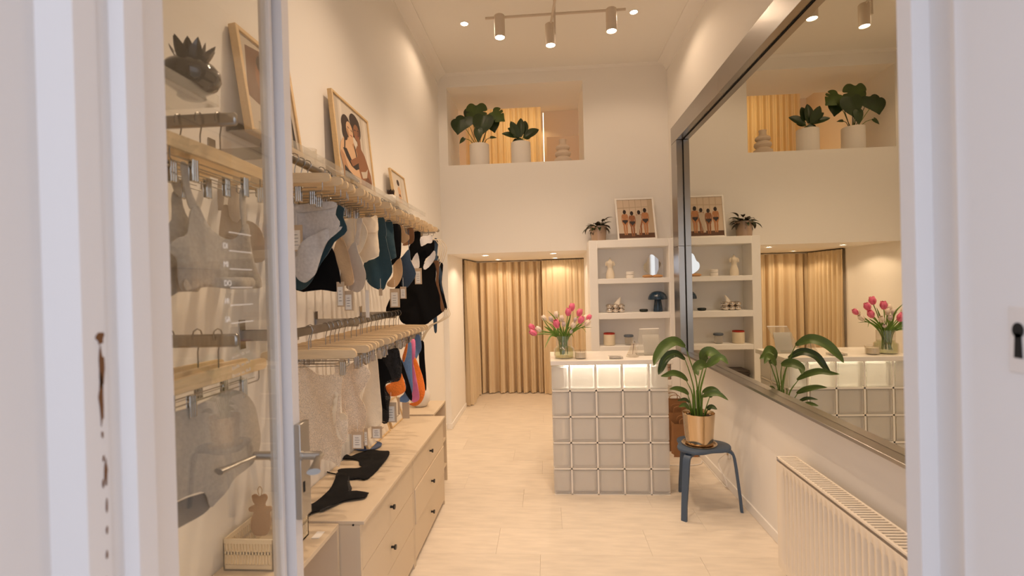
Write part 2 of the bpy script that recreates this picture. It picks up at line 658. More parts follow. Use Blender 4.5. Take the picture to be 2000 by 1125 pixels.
# right open leaf with keyhole
d2 = thing('door_2', 'white outer door leaf with an old keyhole plate, right edge', 'door')
d2['kind'] = 'structure'
prof = [(.72, .90), (.626, .90), (.630, .872), (.656, .868), (.658, .835), (.653, .815), (.661, .80), (.664, .30), (.72, .30)]
MB().prism(prof, -.1, 2.62).build('leaf_board', M_DOOR, d2)
kp = U(1981, 662, X=.655)
kp_ = MB()
y0, z0 = kp.y, kp.z
kp_.box(.6605, .6655, y0 - .045, y0 + .016, z0 - .05, z0 + .046, bev=.002)
pl = kp_.build('keyhole_plate', M_DOOR, d2)
kh = MB()
circ = [(y0 + .0085 * math.cos(a * math.pi / 8), z0 + .012 + .011 * math.sin(a * math.pi / 8)) for a in range(16)]
kh.prism(circ, .6594, .6606, 'x')
kh.prism([(y0 - .0045, z0 + .008), (y0 + .0045, z0 + .008), (y0 + .006, z0 - .027), (y0 - .006, z0 - .027)], .6594, .6606, 'x')
kh.build('keyhole', M_DARK, pl)

# glass door leaf, opened inwards
DX = -.70
d1 = thing('door_1', 'open glazed shop door with white frame and lever handle', 'door', (DX, .77, 0))
d1['kind'] = 'structure'
MB().box(DX - .022, DX + .022, .765, .832, .01, 2.55, bev=.003).build('hinge_stile', M_DOOR, d1)
st = MB()
st.prism([(DX + .020, 1.236), (DX + .020, 1.270), (DX - .026, 1.270), (DX - .026, 1.205), (DX - .014, 1.197), (DX + .0, 1.197), (DX + .004, 1.203), (DX + .004, 1.214), (DX - .002, 1.226), (DX - .008, 1.232), (DX - .010, 1.236)], .01, 2.55)
st.build('lock_stile', M_DOOR, d1, sharp=20)
MB().box(DX - .022, DX + .022, .832, 1.236, .01, .22, bev=.003).build('bottom_rail', M_DOOR, d1)
MB().box(DX - .022, DX + .022, .832, 1.236, 2.45, 2.55, bev=.003).build('top_rail', M_DOOR, d1)
pane = MB().box(DX - .003, DX + .003, .825, 1.21, .2, 2.47).build('glass_pane', M_GLASS, d1)


def text_mesh(txt, size, name, m, parent, place, align='LEFT'):
    cu = bpy.data.curves.new('t', 'FONT')
    cu.body = txt
    cu.size = size
    cu.align_x = align
    cu.extrude = .0003
    o = bpy.data.objects.new('t', cu)
    COL.objects.link(o)
    dg = bpy.context.evaluated_depsgraph_get()
    me = bpy.data.meshes.new_from_object(o.evaluated_get(dg))
    bpy.data.objects.remove(o)
    mb = MB()
    mb.add([place(p.co) for p in me.vertices], [tuple(p.vertices) for p in me.polygons])
    bpy.data.meshes.remove(me)
    return mb.build(name, m, parent)


M_LETTER = mat('white_vinyl_lettering', (238, 234, 226), .6)
gx = DX + .0045
rowsY = [(448, 450, 489, 463), (449, 486, 489, 497), (449, 524, 490, 528), (452, 562, 491, 561), (453, 597, 493, 593), (454, 633, 494, 625)]
zr = [((U(a, c, X=gx).z + U(d, e, X=gx).z) / 2) for a, c, d, e in rowsY]
ya, yb = U(450, 560, X=gx).y, U(493, 560, X=gx).y
ln = MB()
for z in zr:
    ln.box(gx - .0006, gx + .0006, ya, yb, z - .0009, z + .0009)
ln.build('hours_rule', M_LETTER, pane)
yl = U(438, 560, X=gx).y
for t_, z in zip(['DI', 'MI', 'DO', 'FR', 'SA'], zr[1:]):
    text_mesh(t_, .0175, 'weekday_lettering', M_LETTER, pane, lambda c, z=z: Vector((gx + c.z, yl + c.x * .9, z + .004 + c.y)))
rd = random.Random(8)
M_FAINT = glassy('worn_vinyl_lettering', (240, 236, 228), diff=.30, dcol=(236, 228, 214), rough=.4, gain=.5)
for (xa_, ya_, xb_, yb_) in ((454, 701, 489, 687), (454, 723, 489, 707), (454, 738, 490, 723)):
    A_, B_ = U(xa_, ya_, X=gx), U(xb_, yb_, X=gx)
    sm_ = MB()
    n_ = 12
    for i in range(n_):
        if i in (5, 8):
            continue
        p_, q_ = A_.lerp(B_, i / n_), A_.lerp(B_, (i + .72) / n_)
        h_ = rd.choice([.0048, .0048, .0075])
        sm_.box(gx - .0004, gx + .0004, p_.y, q_.y, p_.z, p_.z + h_)
    sm_.build('worn_slogan_lettering', M_FAINT, pane)

# lever handle (both sides) with surface mounted lock case
hz = 1.158
hy = 1.247
for sd in (1, -1):
    x0 = DX + (.020 if sd > 0 else -.026)
    h = MB()
    h.box(min(x0, x0 + sd * .017), max(x0, x0 + sd * .017), 1.239, 1.290, hz - .17, hz + .085, bev=.0015)
    hp = h.build('lock_case', M_SATIN, d1)
    x0 += sd * .017
    l = MB()
    l.tube([(x0, hy, hz), (x0 + sd * .006, hy, hz)], .0135, 14)
    l.tube([(x0 + sd * .006, hy, hz), (x0 + sd * .052, hy, hz)], .0115, 14)
    l.build('spindle_sleeve', M_SATIN, hp)
    l = MB()
    pts = [(x0 + sd * .047, hy + .009, hz), (x0 + sd * .050, hy - .010, hz), (x0 + sd * .060, hy - .040, hz - .001), (x0 + sd * .072, hy - .075, hz - .003), (x0 + sd * .082, hy - .102, hz - .004)]
    l.tube(pts, [.011, .0095, .0095, .0125, .0165], 12, flat=.5)
    l.build('lever', M_SATIN, hp)
    MB().box(min(x0, x0 + sd * .0012), max(x0, x0 + sd * .0012), hy + .002, hy + .010, hz - .10, hz - .072).build('lock_slot', M_DARK, hp)

# ================================================================== MIRROR ON THE RIGHT WALL
MX, MF = 1.32, 1.26
MY0, MY1, MZ0, MZ1 = 1.0, 4.69, .925, 2.937
mr = thing('wall_mirror', 'huge wall mirror in a broad brushed steel frame', 'mirror', (MX, MY0, MZ0))
MB().box(MX, XR - .002, MY0, MY1, MZ0, MZ1).build('mirror_glass', M_MIRROR, mr)
sy = 3.565
MB().box(MF, XR - .002, MY0 - .1, sy - .001, MZ1, 3.10, bev=.0012).build('frame_top', M_STEEL, mr)
MB().box(MF, XR - .002, sy + .001, MY1 + .19, MZ1, 3.10, bev=.0012).build('frame_top', M_STEEL, mr)
zs = U(1314, 484, X=MF).z
MB().box(MF, XR - .002, MY1, MY1 + .19, MZ0 - .018, zs - .001, bev=.0012).build('frame_side', M_STEEL, mr)
MB().box(MF, XR - .002, MY1, MY1 + .19, zs + .001, MZ1 - .003, bev=.0012).build('frame_side', M_STEEL, mr)
MB().box(MF, XR - .002, MY0 - .1, MY1 - .001, MZ0 - .018, MZ0 - .001, bev=.0012).build('frame_bottom', M_STEEL, mr)
MB().box(MX - .004, MX - .001, MY1 - .012, MY1, MZ0, MZ1).box(MX - .004, MX - .001, MY0, MY1, MZ1 - .008, MZ1).build('shadow_gap_strip', M_DARK, mr)

# ================================================================== RADIATOR
RX0, RX1, RY0, RY1, RZ0, RZ1 = 1.20, 1.308, 1.15, 2.665, .065, .652
ra = thing('radiator', 'cream white panel radiator with slatted top grille under the mirror', 'radiator', (RX0, RY0, 0))
P = .038
prof = []
ny = int((RY1 - RY0 - .04) / P)
ys = [RY0]
xs = [RX0]
for i in range(ny):
    y = RY0 + .02 + i * P
    for dy, dx in ((.002, 0), (.007, .014), (.019, .014), (.024, 0)):
        ys.append(y + dy)
        xs.append(RX0 + dx)
ys.append(RY1)
xs.append(RX0)
zz = [RZ0, RZ0 + .045, RZ0 + .062, RZ1 - .078, RZ1 - .060, RZ1 - .022]
vs, fs = [], []
for j, z in enumerate(zz):
    for y, x in zip(ys, xs):
        vs.append((x if 2 <= j <= 3 else RX0, y, z))
W = len(ys)
for j in range(len(zz) - 1):
    for i in range(W - 1):
        fs.append((j * W + i, j * W + i + 1, (j + 1) * W + i + 1, (j + 1) * W + i))
fp = MB().add(vs, fs)
fp.box(RX0 + .0155, RX0 + .02, RY0, RY1, RZ0, RZ1 - .022)
fp.build('front_panel', M_RAD, ra, sharp=60)
MB().box(RX1 - .02, RX1 - .004, RY0, RY1, RZ0, RZ1 - .03).build('back_panel', M_RAD, ra)
MB().box(RX0 + .001, RX1 - .002, RY1, RY1 + .004, RZ0 + .01, RZ1, bev=.001).build('side_cover', M_RAD, ra)
MB().box(RX0 + .001, RX1 - .002, RY0 - .004, RY0, RZ0 + .01, RZ1, bev=.001).build('side_cover', M_RAD, ra)
gf = MB()
gf.box(RX0 + .003, RX0 + .014, RY0, RY1, RZ1 - .014, RZ1 - .002, bev=.002)
gf.box(RX1 - .012, RX1 - .002, RY0, RY1, RZ1 - .014, RZ1 - .002, bev=.002)
gf.box(RX0 + .003, RX1 - .002, RY1 - .012, RY1, RZ1 - .012, RZ1 - .001, bev=.002)
gf.build('grille_frame', M_RAD, ra)
sl = MB().box(RX0 + .013, RX1 - .011, -.0058, .0058, RZ1 - .011, RZ1 - .004, bev=.0015)
so = sl.build('grille_slat', M_RAD, ra, world=False)
for i in range(int((RY1 - RY0 - .03) / .0205)):
    o = so if i == 0 else so.copy()
    if i:
        COL.objects.link(o)
        o.parent = ra
    o.location = (-RX0, RY1 - .022 - i * .0205 - RY0, 0)
MB().box(RX0 + .03, RX1 - .03, RY1 - .08, RY1 - .04, 0, RZ0 + .02, bev=.004).box(RX0 + .03, RX1 - .03, RY0 + .1, RY0 + .14, 0, RZ0 + .02, bev=.004).build('foot', M_RAD, ra)
vb = MB().tube([(RX0 + .045, RY1 - .025, .0), (RX0 + .045, RY1 - .025, RZ0 + .01)], .009, 10)
vb.tube([(RX0 + .045, RY1 - .025, .02), (RX0 + .045, RY1 - .025, .05)], .016, 10)
vb.build('valve', M_CHROME, ra)
fz = MB()
nf = 60
for i in range(nf):
    y = RY0 + .01 + (RY1 - RY0 - .02) * i / nf
    fz.box(RX0 + .024, RX1 - .024, y, y + .010, RZ0 + .05, RZ1 - .035)
fz.box(RX0 + .022, RX1 - .021, RY0 + .01, RY1 - .01, RZ0 + .06, RZ1 - .07)
fz.build('convector_fins', mat('convector_painted_shade', (92, 82, 72), .7), ra)  # dark fin colour stands in for the shade seen between grille slats
# hanger bracket behind the radiator
MB().box(RX1 - .01, XR - .001, RY1 - .3, RY1 - .27, .2, .5).build('wall_bracket', M_RAD, ra)

# ================================================================== CURTAINS
def curtain(name, label, path, z0, z1, wl, amp, seed, m, header=0, group=None, flare=.012):
    rd = random.Random(seed)
    pts = [Vector((p[0], p[1], 0)) for p in path]
    seg = [(pts[i + 1] - pts[i]).length for i in range(len(pts) - 1)]
    L = sum(seg)
    n = max(60, int(L / .0055))
    zs = [z0, z0 + .12, z0 + .5, (z0 + z1) / 2, z1 - .35, z1 - .12, z1 - .055, z1 - .05, z1 - .012, z1]
    ph = []
    p = rd.uniform(0, 6)
    for i in range(n + 1):
        s = i / n * L
        ph.append(p)
        p += (L / n) / wl * 2 * math.pi * (1 + .85 * noise.noise(Vector((s * 5.5, seed * 3.1, 0))))
    vs = []
    for j, z in enumerate(zs):
        t = (z - z0) / (z1 - z0)
        for i in range(n + 1):
            s = i / n * L
            k = 0
            while k < len(seg) - 1 and s > seg[k]:
                s -= seg[k]
                k += 1
            q = pts[k].lerp(pts[k + 1], s / seg[k])
            nn = (pts[k + 1] - pts[k]).normalized()
            nn = Vector((nn.y, -nn.x, 0))
            a = amp * (1 - .35 * t) + flare * max(0, .3 - t)
            w = a * (math.sin(ph[i]) * .75 + .35 * math.sin(ph[i] * 2 + 1)) + a * .8 * noise.noise(Vector((i * L / n * 3, t * 1.4, seed)))
            if header and z > z1 - .053:
                w = .007 * math.sin(i * .95) * 1.0 + a * .25 * math.sin(ph[i])
            elif header:
                w = w * (1 - .5 * t)
            vs.append(q + nn * w + Vector((0, 0, z)))
    W = n + 1
    fs = [(j * W + i, j * W + i + 1, (j + 1) * W + i + 1, (j + 1) * W + i) for j in range(len(zs) - 1) for i in range(n)]
    c = thing(name, label, 'curtain', (pts[0].x, pts[0].y, z0), group=group)
    MB().add(vs, fs).build('cloth', m, c, sharp=80)
    rl = MB()
    for k in range(len(seg)):
        a_, b_ = pts[k], pts[k + 1]
        rl.tube([a_ + Vector((0, 0, z1 + .004)), b_ + Vector((0, 0, z1 + .004))], .006, 6)
    rl.build('curtain_track', M_BLACK if header else M_WHITE, c)
    return c


curtain('alcove_curtain', 'sand curtain on the left side of the alcove, gathered header', [(-1.075, 6.335), (-1.03, 7.06)], .012, OPZ - .016, .095, .062, 3, M_CURT, header=1, group='alcove curtains', flare=.04)
curtain('alcove_curtain', 'wide sand curtain across the back of the alcove', [(-1.06, 7.12), (-.02, 7.13)], .012, OPZ - .02, .135, .072, 8, M_CURT, group='alcove curtains')
curtain('alcove_curtain', 'sand curtain right of the alcove behind the tulips, gathered header', [(-.06, 7.02), (.58, 6.93)], .012, OPZ - .016, .10, .026, 12, M_CURT, header=1, group='alcove curtains')

# loft: lit curtain and panel behind
curtain('loft_curtain', 'backlit ochre curtain in the loft behind the niche plants', [(-1.20, 7.53), (-.02, 7.60)], LZ0 + .12, 4.42, .095, .050, 21, M_SHEER)
lp = thing('loft_cupboard', 'beige cupboard in the loft behind the ringed vase', 'cupboard', (.4, 8.0, LZ0 + .08))
MB().box(.06, .74, 7.98, 8.03, LZ0 + .1, 4.02, bev=.004).build('door_panel', mat('loft_panel_paint', (214, 184, 146), .7), lp)
ls = thing('led_strip_lamp', 'warm LED strip glowing beside the loft curtain', 'light strip', (-.2, 7.95, LZ0 + .2))
MB().box(-.7, .0, 7.97, 7.99, 2.5, 2.52).build('diffuser', emitter('led_warm', (1, .74, .42), 5), ls)
light('loft_glow', 'AREA', (-.6, 8.0, 2.55), 14, (1, .70, .38), ls, size=1.0, size_y=.1, rot=(R(100), 0, R(180)))
ls2 = light('loft_glow', 'AREA', (-.45, 8.15, 4.3), 5, (1, .70, .38), ls, size=.9, size_y=.1, rot=(R(-25), 0, 0))
ed = MB().tube([(.015, 7.66, LZ0 + .2), (.015, 7.66, 4.3)], .006, 6)
ed.build('vertical_strip', emitter('led_edge', (1, .80, .52), 4), ls)
# ================================================================== LAMPS
def disc(x, y, z, r, n=20):
    return [(x + r * math.cos(2 * math.pi * i / n), y + r * math.sin(2 * math.pi * i / n), z) for i in range(n)]


E_BULB = emitter('bulb_glow', (1.0, .86, .66), 30)
M_TRIM = mat('white_lamp_trim', (232, 228, 220), .4)
M_LAMPC = mat('beige_lamp_metal', (214, 200, 182), .45)


def downlight(x, y, z, r, label, energy, ang, group, blend=.6, col=WARM):
    t = thing('recessed_downlight', label, 'downlight', (x, y, z), group=group)
    MB().lathe([(r * .92, -.0), (r * 1.15, -.0), (r * 1.15, -.004), (r, -.006), (r * .92, -.002)], (x, y, z), 24, cap0=False).build('trim_ring', M_TRIM, t)
    MB().add(disc(x, y, z - .003, r * .92), [tuple(range(20))[::-1]]).build('lens', E_BULB, t)
    light('downlight_beam', 'SPOT', (x, y, z - .012), energy, col, t, size=r * .8, spot=ang, blend=blend)
    return t


CE = 15
downlight(-.682, 4.356, ZC, .034, 'round recessed ceiling downlight left of the track lamp', CE, 150, 'ceiling downlights', .4)
downlight(.828, 4.342, ZC, .034, 'round recessed ceiling downlight right of the track lamp', CE, 150, 'ceiling downlights', .4)
for x, sd_ in ((-.22, 'left'), (.44, 'right')):
    downlight(x, 2.35, ZC, .034, '%s ceiling downlight of the pair nearer the door' % sd_, 88, 112, 'front ceiling downlights', .7)
for i, (x, y, w) in enumerate([(-.715, 5.72, 'front left'), (-.661, 6.714, 'back left'), (.093, 5.72, 'front right'), (.129, 6.746, 'back right')]):
    downlight(x, y, OPZ, .040, 'small recessed spot in the alcove ceiling, %s of four' % w, (13, 13, 9, 9)[i], 150, 'alcove spots', .3)

tl = thing('track_lamp', 'cross shaped ceiling lamp with cylinder spots on slim bars', 'ceiling lamp', (.118, 3.88, ZC))
TZ = 3.75
tb = MB().tube([(-.436, 3.881, TZ), (.677, 3.880, TZ)], .0105, 8)
tb.build('cross_bar', M_LAMPC, tl)
tb = MB().tube([(.162, 3.16, TZ - .012), (.086, 4.04, TZ - .012)], .0105, 8)
tb.build('cross_bar', M_LAMPC, tl)
MB().tube([(.118, 3.88, ZC), (.118, 3.88, TZ - .16)], .009, 8).build('stem', M_LAMPC, tl)
MB().lathe([(.06, 0), (.06, -.022), (.0, -.024)], (.118, 3.88, ZC), 20).build('ceiling_rose', M_LAMPC, tl)
for x, y, z in ((-.321, 3.86, TZ + .004), (.562, 3.868, TZ + .004), (.084, 4.02, TZ - .004), (.159, 3.20, TZ - .004)):
    s = MB()
    r = .042
    s.lathe([(.0, 0), (r - .004, 0), (r, -.004), (r, -.172), (r - .004, -.176), (r - .004, -.160)], (x, y, z), 24, cap0=False)
    so_ = s.build('spot_cylinder', M_LAMPC, tl)
    MB().add(disc(x, y, z - .171, r - .005), [tuple(range(20))[::-1]]).build('bulb', E_BULB, so_)
    light('spot_beam', 'SPOT', (x, y, z - .185), 31, WARM, tl, size=.035, spot=125, blend=.8)


# ================================================================== GLASS BLOCK COUNTER
CX0, CX1, CY0, CY1 = .022, .888, 3.67, 4.15
ct = thing('glass_block_counter', 'shop counter of stacked glass blocks with white worktop and lit top row', 'counter', ((CX0 + CX1) / 2, CY0, 0))
PT, JT, BD = .197, .012, .075     # pitch, joint, block depth


def block_mesh(w, h, d):
    """hollow glass block, front at y=0: bevelled body with a pressed face front and back"""
    bm = bmesh.new()
    bmesh.ops.create_cube(bm, size=1)
    for q in bm.verts:
        q.co = Vector((q.co.x * w, (q.co.y + .5) * d, q.co.z * h))
    bmesh.ops.bevel(bm, geom=bm.edges[:], offset=.008, segments=2, affect='EDGES')
    mb = MB().bm(bm)
    # inner cavity walls
    i = .016
    mb.box(-w / 2 + i, w / 2 - i, .010, d - .010, -h / 2 + i, h / 2 - i, bev=.006)
    return mb


def place_blocks(parent, w, rot, spots):
    first = None
    for x, y, z in spots:
        if first is None:
            first = block_mesh(w, PT - JT, BD).build('glass_block', M_BLOCK, parent, world=False)
            o = first
        else:
            o = first.copy()
            COL.objects.link(o)
            o.parent = parent
        o.location = Vector((x, y, z)) - parent.location
        o.rotation_euler = (0, 0, rot)


zc = [PT * (k + .5) for k in range(5)]
cols = [.158, .355, .552, .749]
mid = [(cols[i] + cols[i + 1]) / 2 for i in range(3)]
place_blocks(ct, PT - JT, 0, [(x, CY0, z) for z in zc for x in mid])
ew = cols[0] - CX0 - JT / 2
place_blocks(ct, ew, 0, [(CX0 + ew / 2, CY0, z) for z in zc] + [(CX1 - ew / 2, CY0, z) for z in zc])
sideY = [CY0 + BD + JT + (PT - JT) / 2 + k * PT for k in range(2)]
place_blocks(ct, PT - JT, R(90), [(CX1, y, z) for z in zc for y in sideY])
place_blocks(ct, PT - JT, R(-90), [(CX0, y, z) for z in zc for y in sideY])
M_JOINT = mat('white_joint', (240, 234, 224), .7)
for k in range(0, 5):
    z = PT * k
    z0_, z1_ = (0, JT / 2) if k == 0 else (z - JT / 2, z + JT / 2)
    MB().box(CX0 + .002, CX1 - .002, CY0 + .003, CY0 + BD, z0_, z1_).build('horizontal_joint', M_JOINT, ct)
    for xx in (CX0, CX1 - BD):
        MB().box(xx + .003, xx + BD - .003, CY0 + BD, CY1 - .006, z0_, z1_).build('horizontal_joint', M_JOINT, ct)
for x in cols:
    MB().box(x - JT / 2, x + JT / 2, CY0 + .003, CY0 + BD, 0, PT * 5).build('vertical_joint', M_JOINT, ct)
for y in (CY0 + BD + JT / 2, CY0 + BD + JT + PT - JT / 2, CY0 + BD + JT + 2 * PT - JT / 2):
    for xx in (CX0, CX1 - BD):
        MB().box(xx + .003, xx + BD - .003, y - JT / 2, min(y + JT / 2, CY1 - .004), 0, PT * 5).build('vertical_joint', M_JOINT, ct)
MB().box(CX0 + BD + .02, CX1 - BD - .02, CY0 + .135, CY0 + .15, .035, PT * 5).build('inner_panel', mat('inner_panel_white', (244, 240, 234), .8), ct)
MB().box(CX0 + BD + .005, CX1 - BD - .005, CY0 + BD, CY0 + .135, PT * 4 - .006, PT * 4 + .006).build('hidden_light_baffle', M_WHITE, ct)  # unseen divider, added to stop LED light reaching the lower block rows
MB().box(CX0 - .006, CX1 + .034, CY0 - .018, CY1, .985, 1.02, bev=.003).build('worktop', mat('worktop_white', (238, 233, 226), .25), ct)
MB().box(CX0 + .06, CX1 - .06, CY0 + .082, CY0 + .094, .975, .983).build('led_strip', emitter('led_counter', (1.0, .92, .80), 62), ct)
MB().box(CX0 + BD, CX1 - BD, CY0 + .16, CY1 - .02, .52, .54).build('inner_shelf', M_WHITE, ct)

# ================================================================== BOOKCASE
BY0, BY1 = 5.10, 5.358
BX0, BX1 = .452, 1.358
bk = thing('built_in_bookcase', 'white built in bookcase with thick shelves beside the alcove', 'bookcase', ((BX0 + BX1) / 2, BY1, 0))
MB().box(BX0, .54, BY0, BY1, 0, 2.044, bev=.004).build('side_panel', M_SHELF, bk)
MB().box(1.27, BX1, BY0, BY1, 0, 2.044, bev=.004).build('side_panel', M_SHELF, bk)
MB().box(.54, 1.27, BY0, BY1, 1.963, 2.044, bev=.004).build('top_board', M_SHELF, bk)
SH = [(1.587, 1.640), (1.217, 1.281), (.880, .933), (.52, .575), (0, .06)]
for a, c in SH:
    MB().box(.54, 1.27, BY0, BY1, a, c, bev=.003).build('shelf', M_SHELF, bk)
MB().box(.54, 1.27, BY1 - .012, BY1, .06, 1.963).build('back_panel', M_SHELF, bk)

# ---- things on the bookcase
def lathe_thing(name, label, cat, loc, prof, m, n=28, group=None, cap0=True, cap1=False):
    o = MB().lathe(prof, loc, n, cap0=cap0, cap1=cap1).build(name, m)
    return tag(o, label, cat, group)


IY = 5.20
S1, S2, S3, S4 = 1.640, 1.281, .933, .575


def bx(px, y=IY):
    return U(px, 560, Y=y).x


# torso candle
tc_ = MB()
tx = bx(1192.5)
for (z, rx, ry, ox) in []:
    pass
rings = [(0, .038, .030), (.012, .044, .034), (.045, .044, .036), (.075, .038, .030), (.105, .027, .023), (.125, .026, .022), (.148, .034, .029), (.165, .036, .030), (.182, .034, .022), (.190, .020, .016), (.200, .011, .011), (.212, .010, .010), (.214, .004, .004)]
vs, fs = [], []
n = 20
for z, rx, ry in rings:
    for j in range(n):
        a = 2 * math.pi * j / n
        bust = .010 * max(0, math.exp(-((z - .158) / .016) ** 2)) * max(0, -math.sin(a)) * abs(math.cos(a)) * 2
        vs.append((tx + rx * math.cos(a), IY + (ry + bust) * math.sin(a), S1 + z))
for i in range(len(rings) - 1):
    for j in range(n):
        fs.append((i * n + j, i * n + (j + 1) % n, (i + 1) * n + (j + 1) % n, (i + 1) * n + j))
fs.append(tuple(range(n))[::-1])
tcn = thing('torso_candle', 'cream candle cast as a headless torso on the top shelf', 'candle', (tx, IY, S1))
tc_.add(vs, fs)
for s_ in (-1, 1):
    tc_.tube([(tx + s_ * .030, IY, S1 + .182), (tx + s_ * .041, IY - .002, S1 + .165), (tx + s_ * .042, IY - .004, S1 + .145), (tx + s_ * .038, IY - .004, S1 + .138)], [.010, .010, .009, .005], 8)
M_WAX = mat('cream_wax', (232, 220, 200), .6)
tc_.build('wax_body', M_WAX, tcn)
MB().tube([(tx, IY, S1 + .212), (tx + .001, IY, S1 + .226)], .0015, 5).build('wick', M_DARK, tcn)
# white jar
jx = bx(1231)
jr = thing('lidded_jar', 'small white ceramic jar with lid on the top shelf', 'jar', (jx, IY, S1))
MB().lathe([(.036, 0), (.041, .004), (.041, .030), (.038, .034)], (jx, IY, S1), 24, cap1=True).build('jar_body', M_POTW, jr)
MB().lathe([(.036, .037), (.040, .041), (.040, .066), (.036, .070), (0.001, .071)], (jx, IY, S1), 24).build('lid', M_POTW, jr)
# wavy mirror
wx = bx(1275)
wm = thing('wavy_table_mirror', 'wavy edged table mirror on a wooden stand, top shelf', 'table mirror', (wx, IY, S1))
N = 40
out = []
for i in range(N):
    a = 2 * math.pi * i / N
    k = 1 + .09 * math.sin(4 * a + .6) + .05 * math.sin(2 * a)
    out.append((wx + .082 * math.cos(a) * k * (.86 if math.sin(a) > .2 else 1.02), S1 + .132 + .108 * math.sin(a) * k))
MB().prism(out, IY + .0, IY + .006, 'y').build('mirror_plate', mat('table_mirror_glass', (215, 212, 206), .04, 1), wm)
wb = MB()
wb.ell((wx - .050, IY, S1 + .016), (.058, .035, .018), 16).ell((wx + .052, IY, S1 + .016), (.058, .035, .017), 16)
wb.build('wooden_stand', mat('orange_wood', (196, 148, 98), .5, var=.1, vscale=18, stretch=(1, 6, 6)), wm)
# tissue box
qx = bx(1200.5)
tb_ = thing('tissue_box', 'chrome bubble tissue box with a tissue sticking out, middle shelf', 'tissue box', (qx, IY, S2))
cb = MB()
for i in range(3):
    for k in range(2):
        for j in range(2):
            cb.ell((qx - .062 + i * .062, IY - .030 + j * .06, S2 + .024 + k * .045), (.034, .034, .0255), 16, m=10)
cb.build('bubble_body', mat('dark_chrome', (228, 220, 212), .08, 1), tb_)
MB().grid(lambda u, v: (qx + .01 + (u - .5) * .07 * (1 - .7 * v) + .045 * v, IY + .012 * math.sin(u * 5 + v * 2), S2 + .085 + .075 * v - .01 * abs(u - .5)), 8, 8, .001).build('tissue', mat('tissue_paper', (240, 232, 220), .9), tb_)
# small dark dish
dx_ = bx(1256)
tag(MB().lathe([(.030, 0), (.042, .006), (.045, .016), (.043, .027), (.036, .029), (.034, .022), (.001, .018)], (dx_, IY, S2), 28).build('small_dish', mat('dark_green_ceramic', (26, 34, 28), .2)), 'flat dark green dish beside the mushroom lamp', 'dish')
# mushroom lamp
lx = bx(1284)
ml = thing('mushroom_lamp', 'glossy navy mushroom lamp on the middle shelf', 'table lamp', (lx, IY, S2))
M_NAVY = mat('navy_gloss', (24, 52, 74), .18, coat=.3)
MB().lathe([(.048, 0), (.050, .004), (.047, .03), (.040, .085), (.035, .12), (.033, .128)], (lx, IY, S2), 28, cap1=True).build('lamp_base', M_NAVY, ml)
MB().lathe([(.030, .126), (.097, .128), (.099, .133), (.096, .155), (.084, .180), (.062, .202), (.034, .214), (.001, .218)], (lx, IY, S2), 36).build('lamp_shade', M_NAVY, ml)
# cup with red inside
ux = bx(1187.5)
cu_ = thing('drinking_cup', 'cream cup with a red inside on the lower shelf', 'cup', (ux, IY, S3))
MB().lathe([(.050, 0), (.058, .004), (.060, .012), (.060, .130), (.0585, .132), (.0565, .130)], (ux, IY, S3), 32).build('cup_body', mat('cream_stoneware', (226, 212, 186), .6, bump=.1, scale=150), cu_)
MB().lathe([(.0565, .1305), (.0555, .02), (.001, .016)], (ux, IY, S3), 32, cap0=False).build('red_lining', mat('red_glaze', (178, 52, 36), .3), cu_)
MB().lathe([(.0603, .118), (.0606, .1315), (.0565, .1332), (.0563, .130)], (ux, IY, S3), 32, cap0=False).build('red_rim', mat('red_glaze', (178, 52, 36), .3), cu_)
# glass jar with lid
gx_ = bx(1225.5)
gj = thing('glass_jar', 'clear glass jar with a grey blue lid on the lower shelf', 'jar', (gx_, IY, S3))
MB().lathe([(.036, 0), (.042, .005), (.043, .05), (.041, .085), (.039, .085), (.041, .05), (.039, .008), (.001, .005)], (gx_, IY, S3), 28).build('jar_body', M_VASE, gj)
MB().lathe([(.040, .084), (.049, .088), (.051, .098), (.049, .106), (.044, .110), (.001, .111)], (gx_, IY, S3), 28).build('lid', mat('grey_blue_lid', (88, 98, 112), .35), gj)
# stack of taupe boxes on the low shelf (right end)
M_TAUPE = mat('taupe_box', (158, 132, 110), .7)
for k, nm in enumerate(['bottom', 'second', 'third', 'fourth', 'top']):
    z = S4 + k * .043
    t = tag(MB().box(1.03, 1.262, BY0 + .02, BY1 - .02, z, z + .040, bev=.004).build('flat_box', M_TAUPE), 'flat taupe box on the low bookcase shelf, %s of the stack of five' % nm, 'box', 'stacked taupe boxes')

for k, nm in enumerate(['bottom', 'second', 'third', 'top']):
    z = S4 + k * .022
    tag(MB().box(.575 + .006 * (k % 2), .745 - .005 * (k % 3), BY0 + .015, BY1 - .03 + .004 * (k % 2), z, z + .0205, bev=.002).build('dark_magazine', mat('dark_magazine_cover', (58, 50, 46), .5, rnd=.3)), 'dark magazine on the low bookcase shelf, %s of the stack of four' % nm, 'magazine', 'stacked dark magazines')
# ---- on top of the bookcase
TP = 2.044
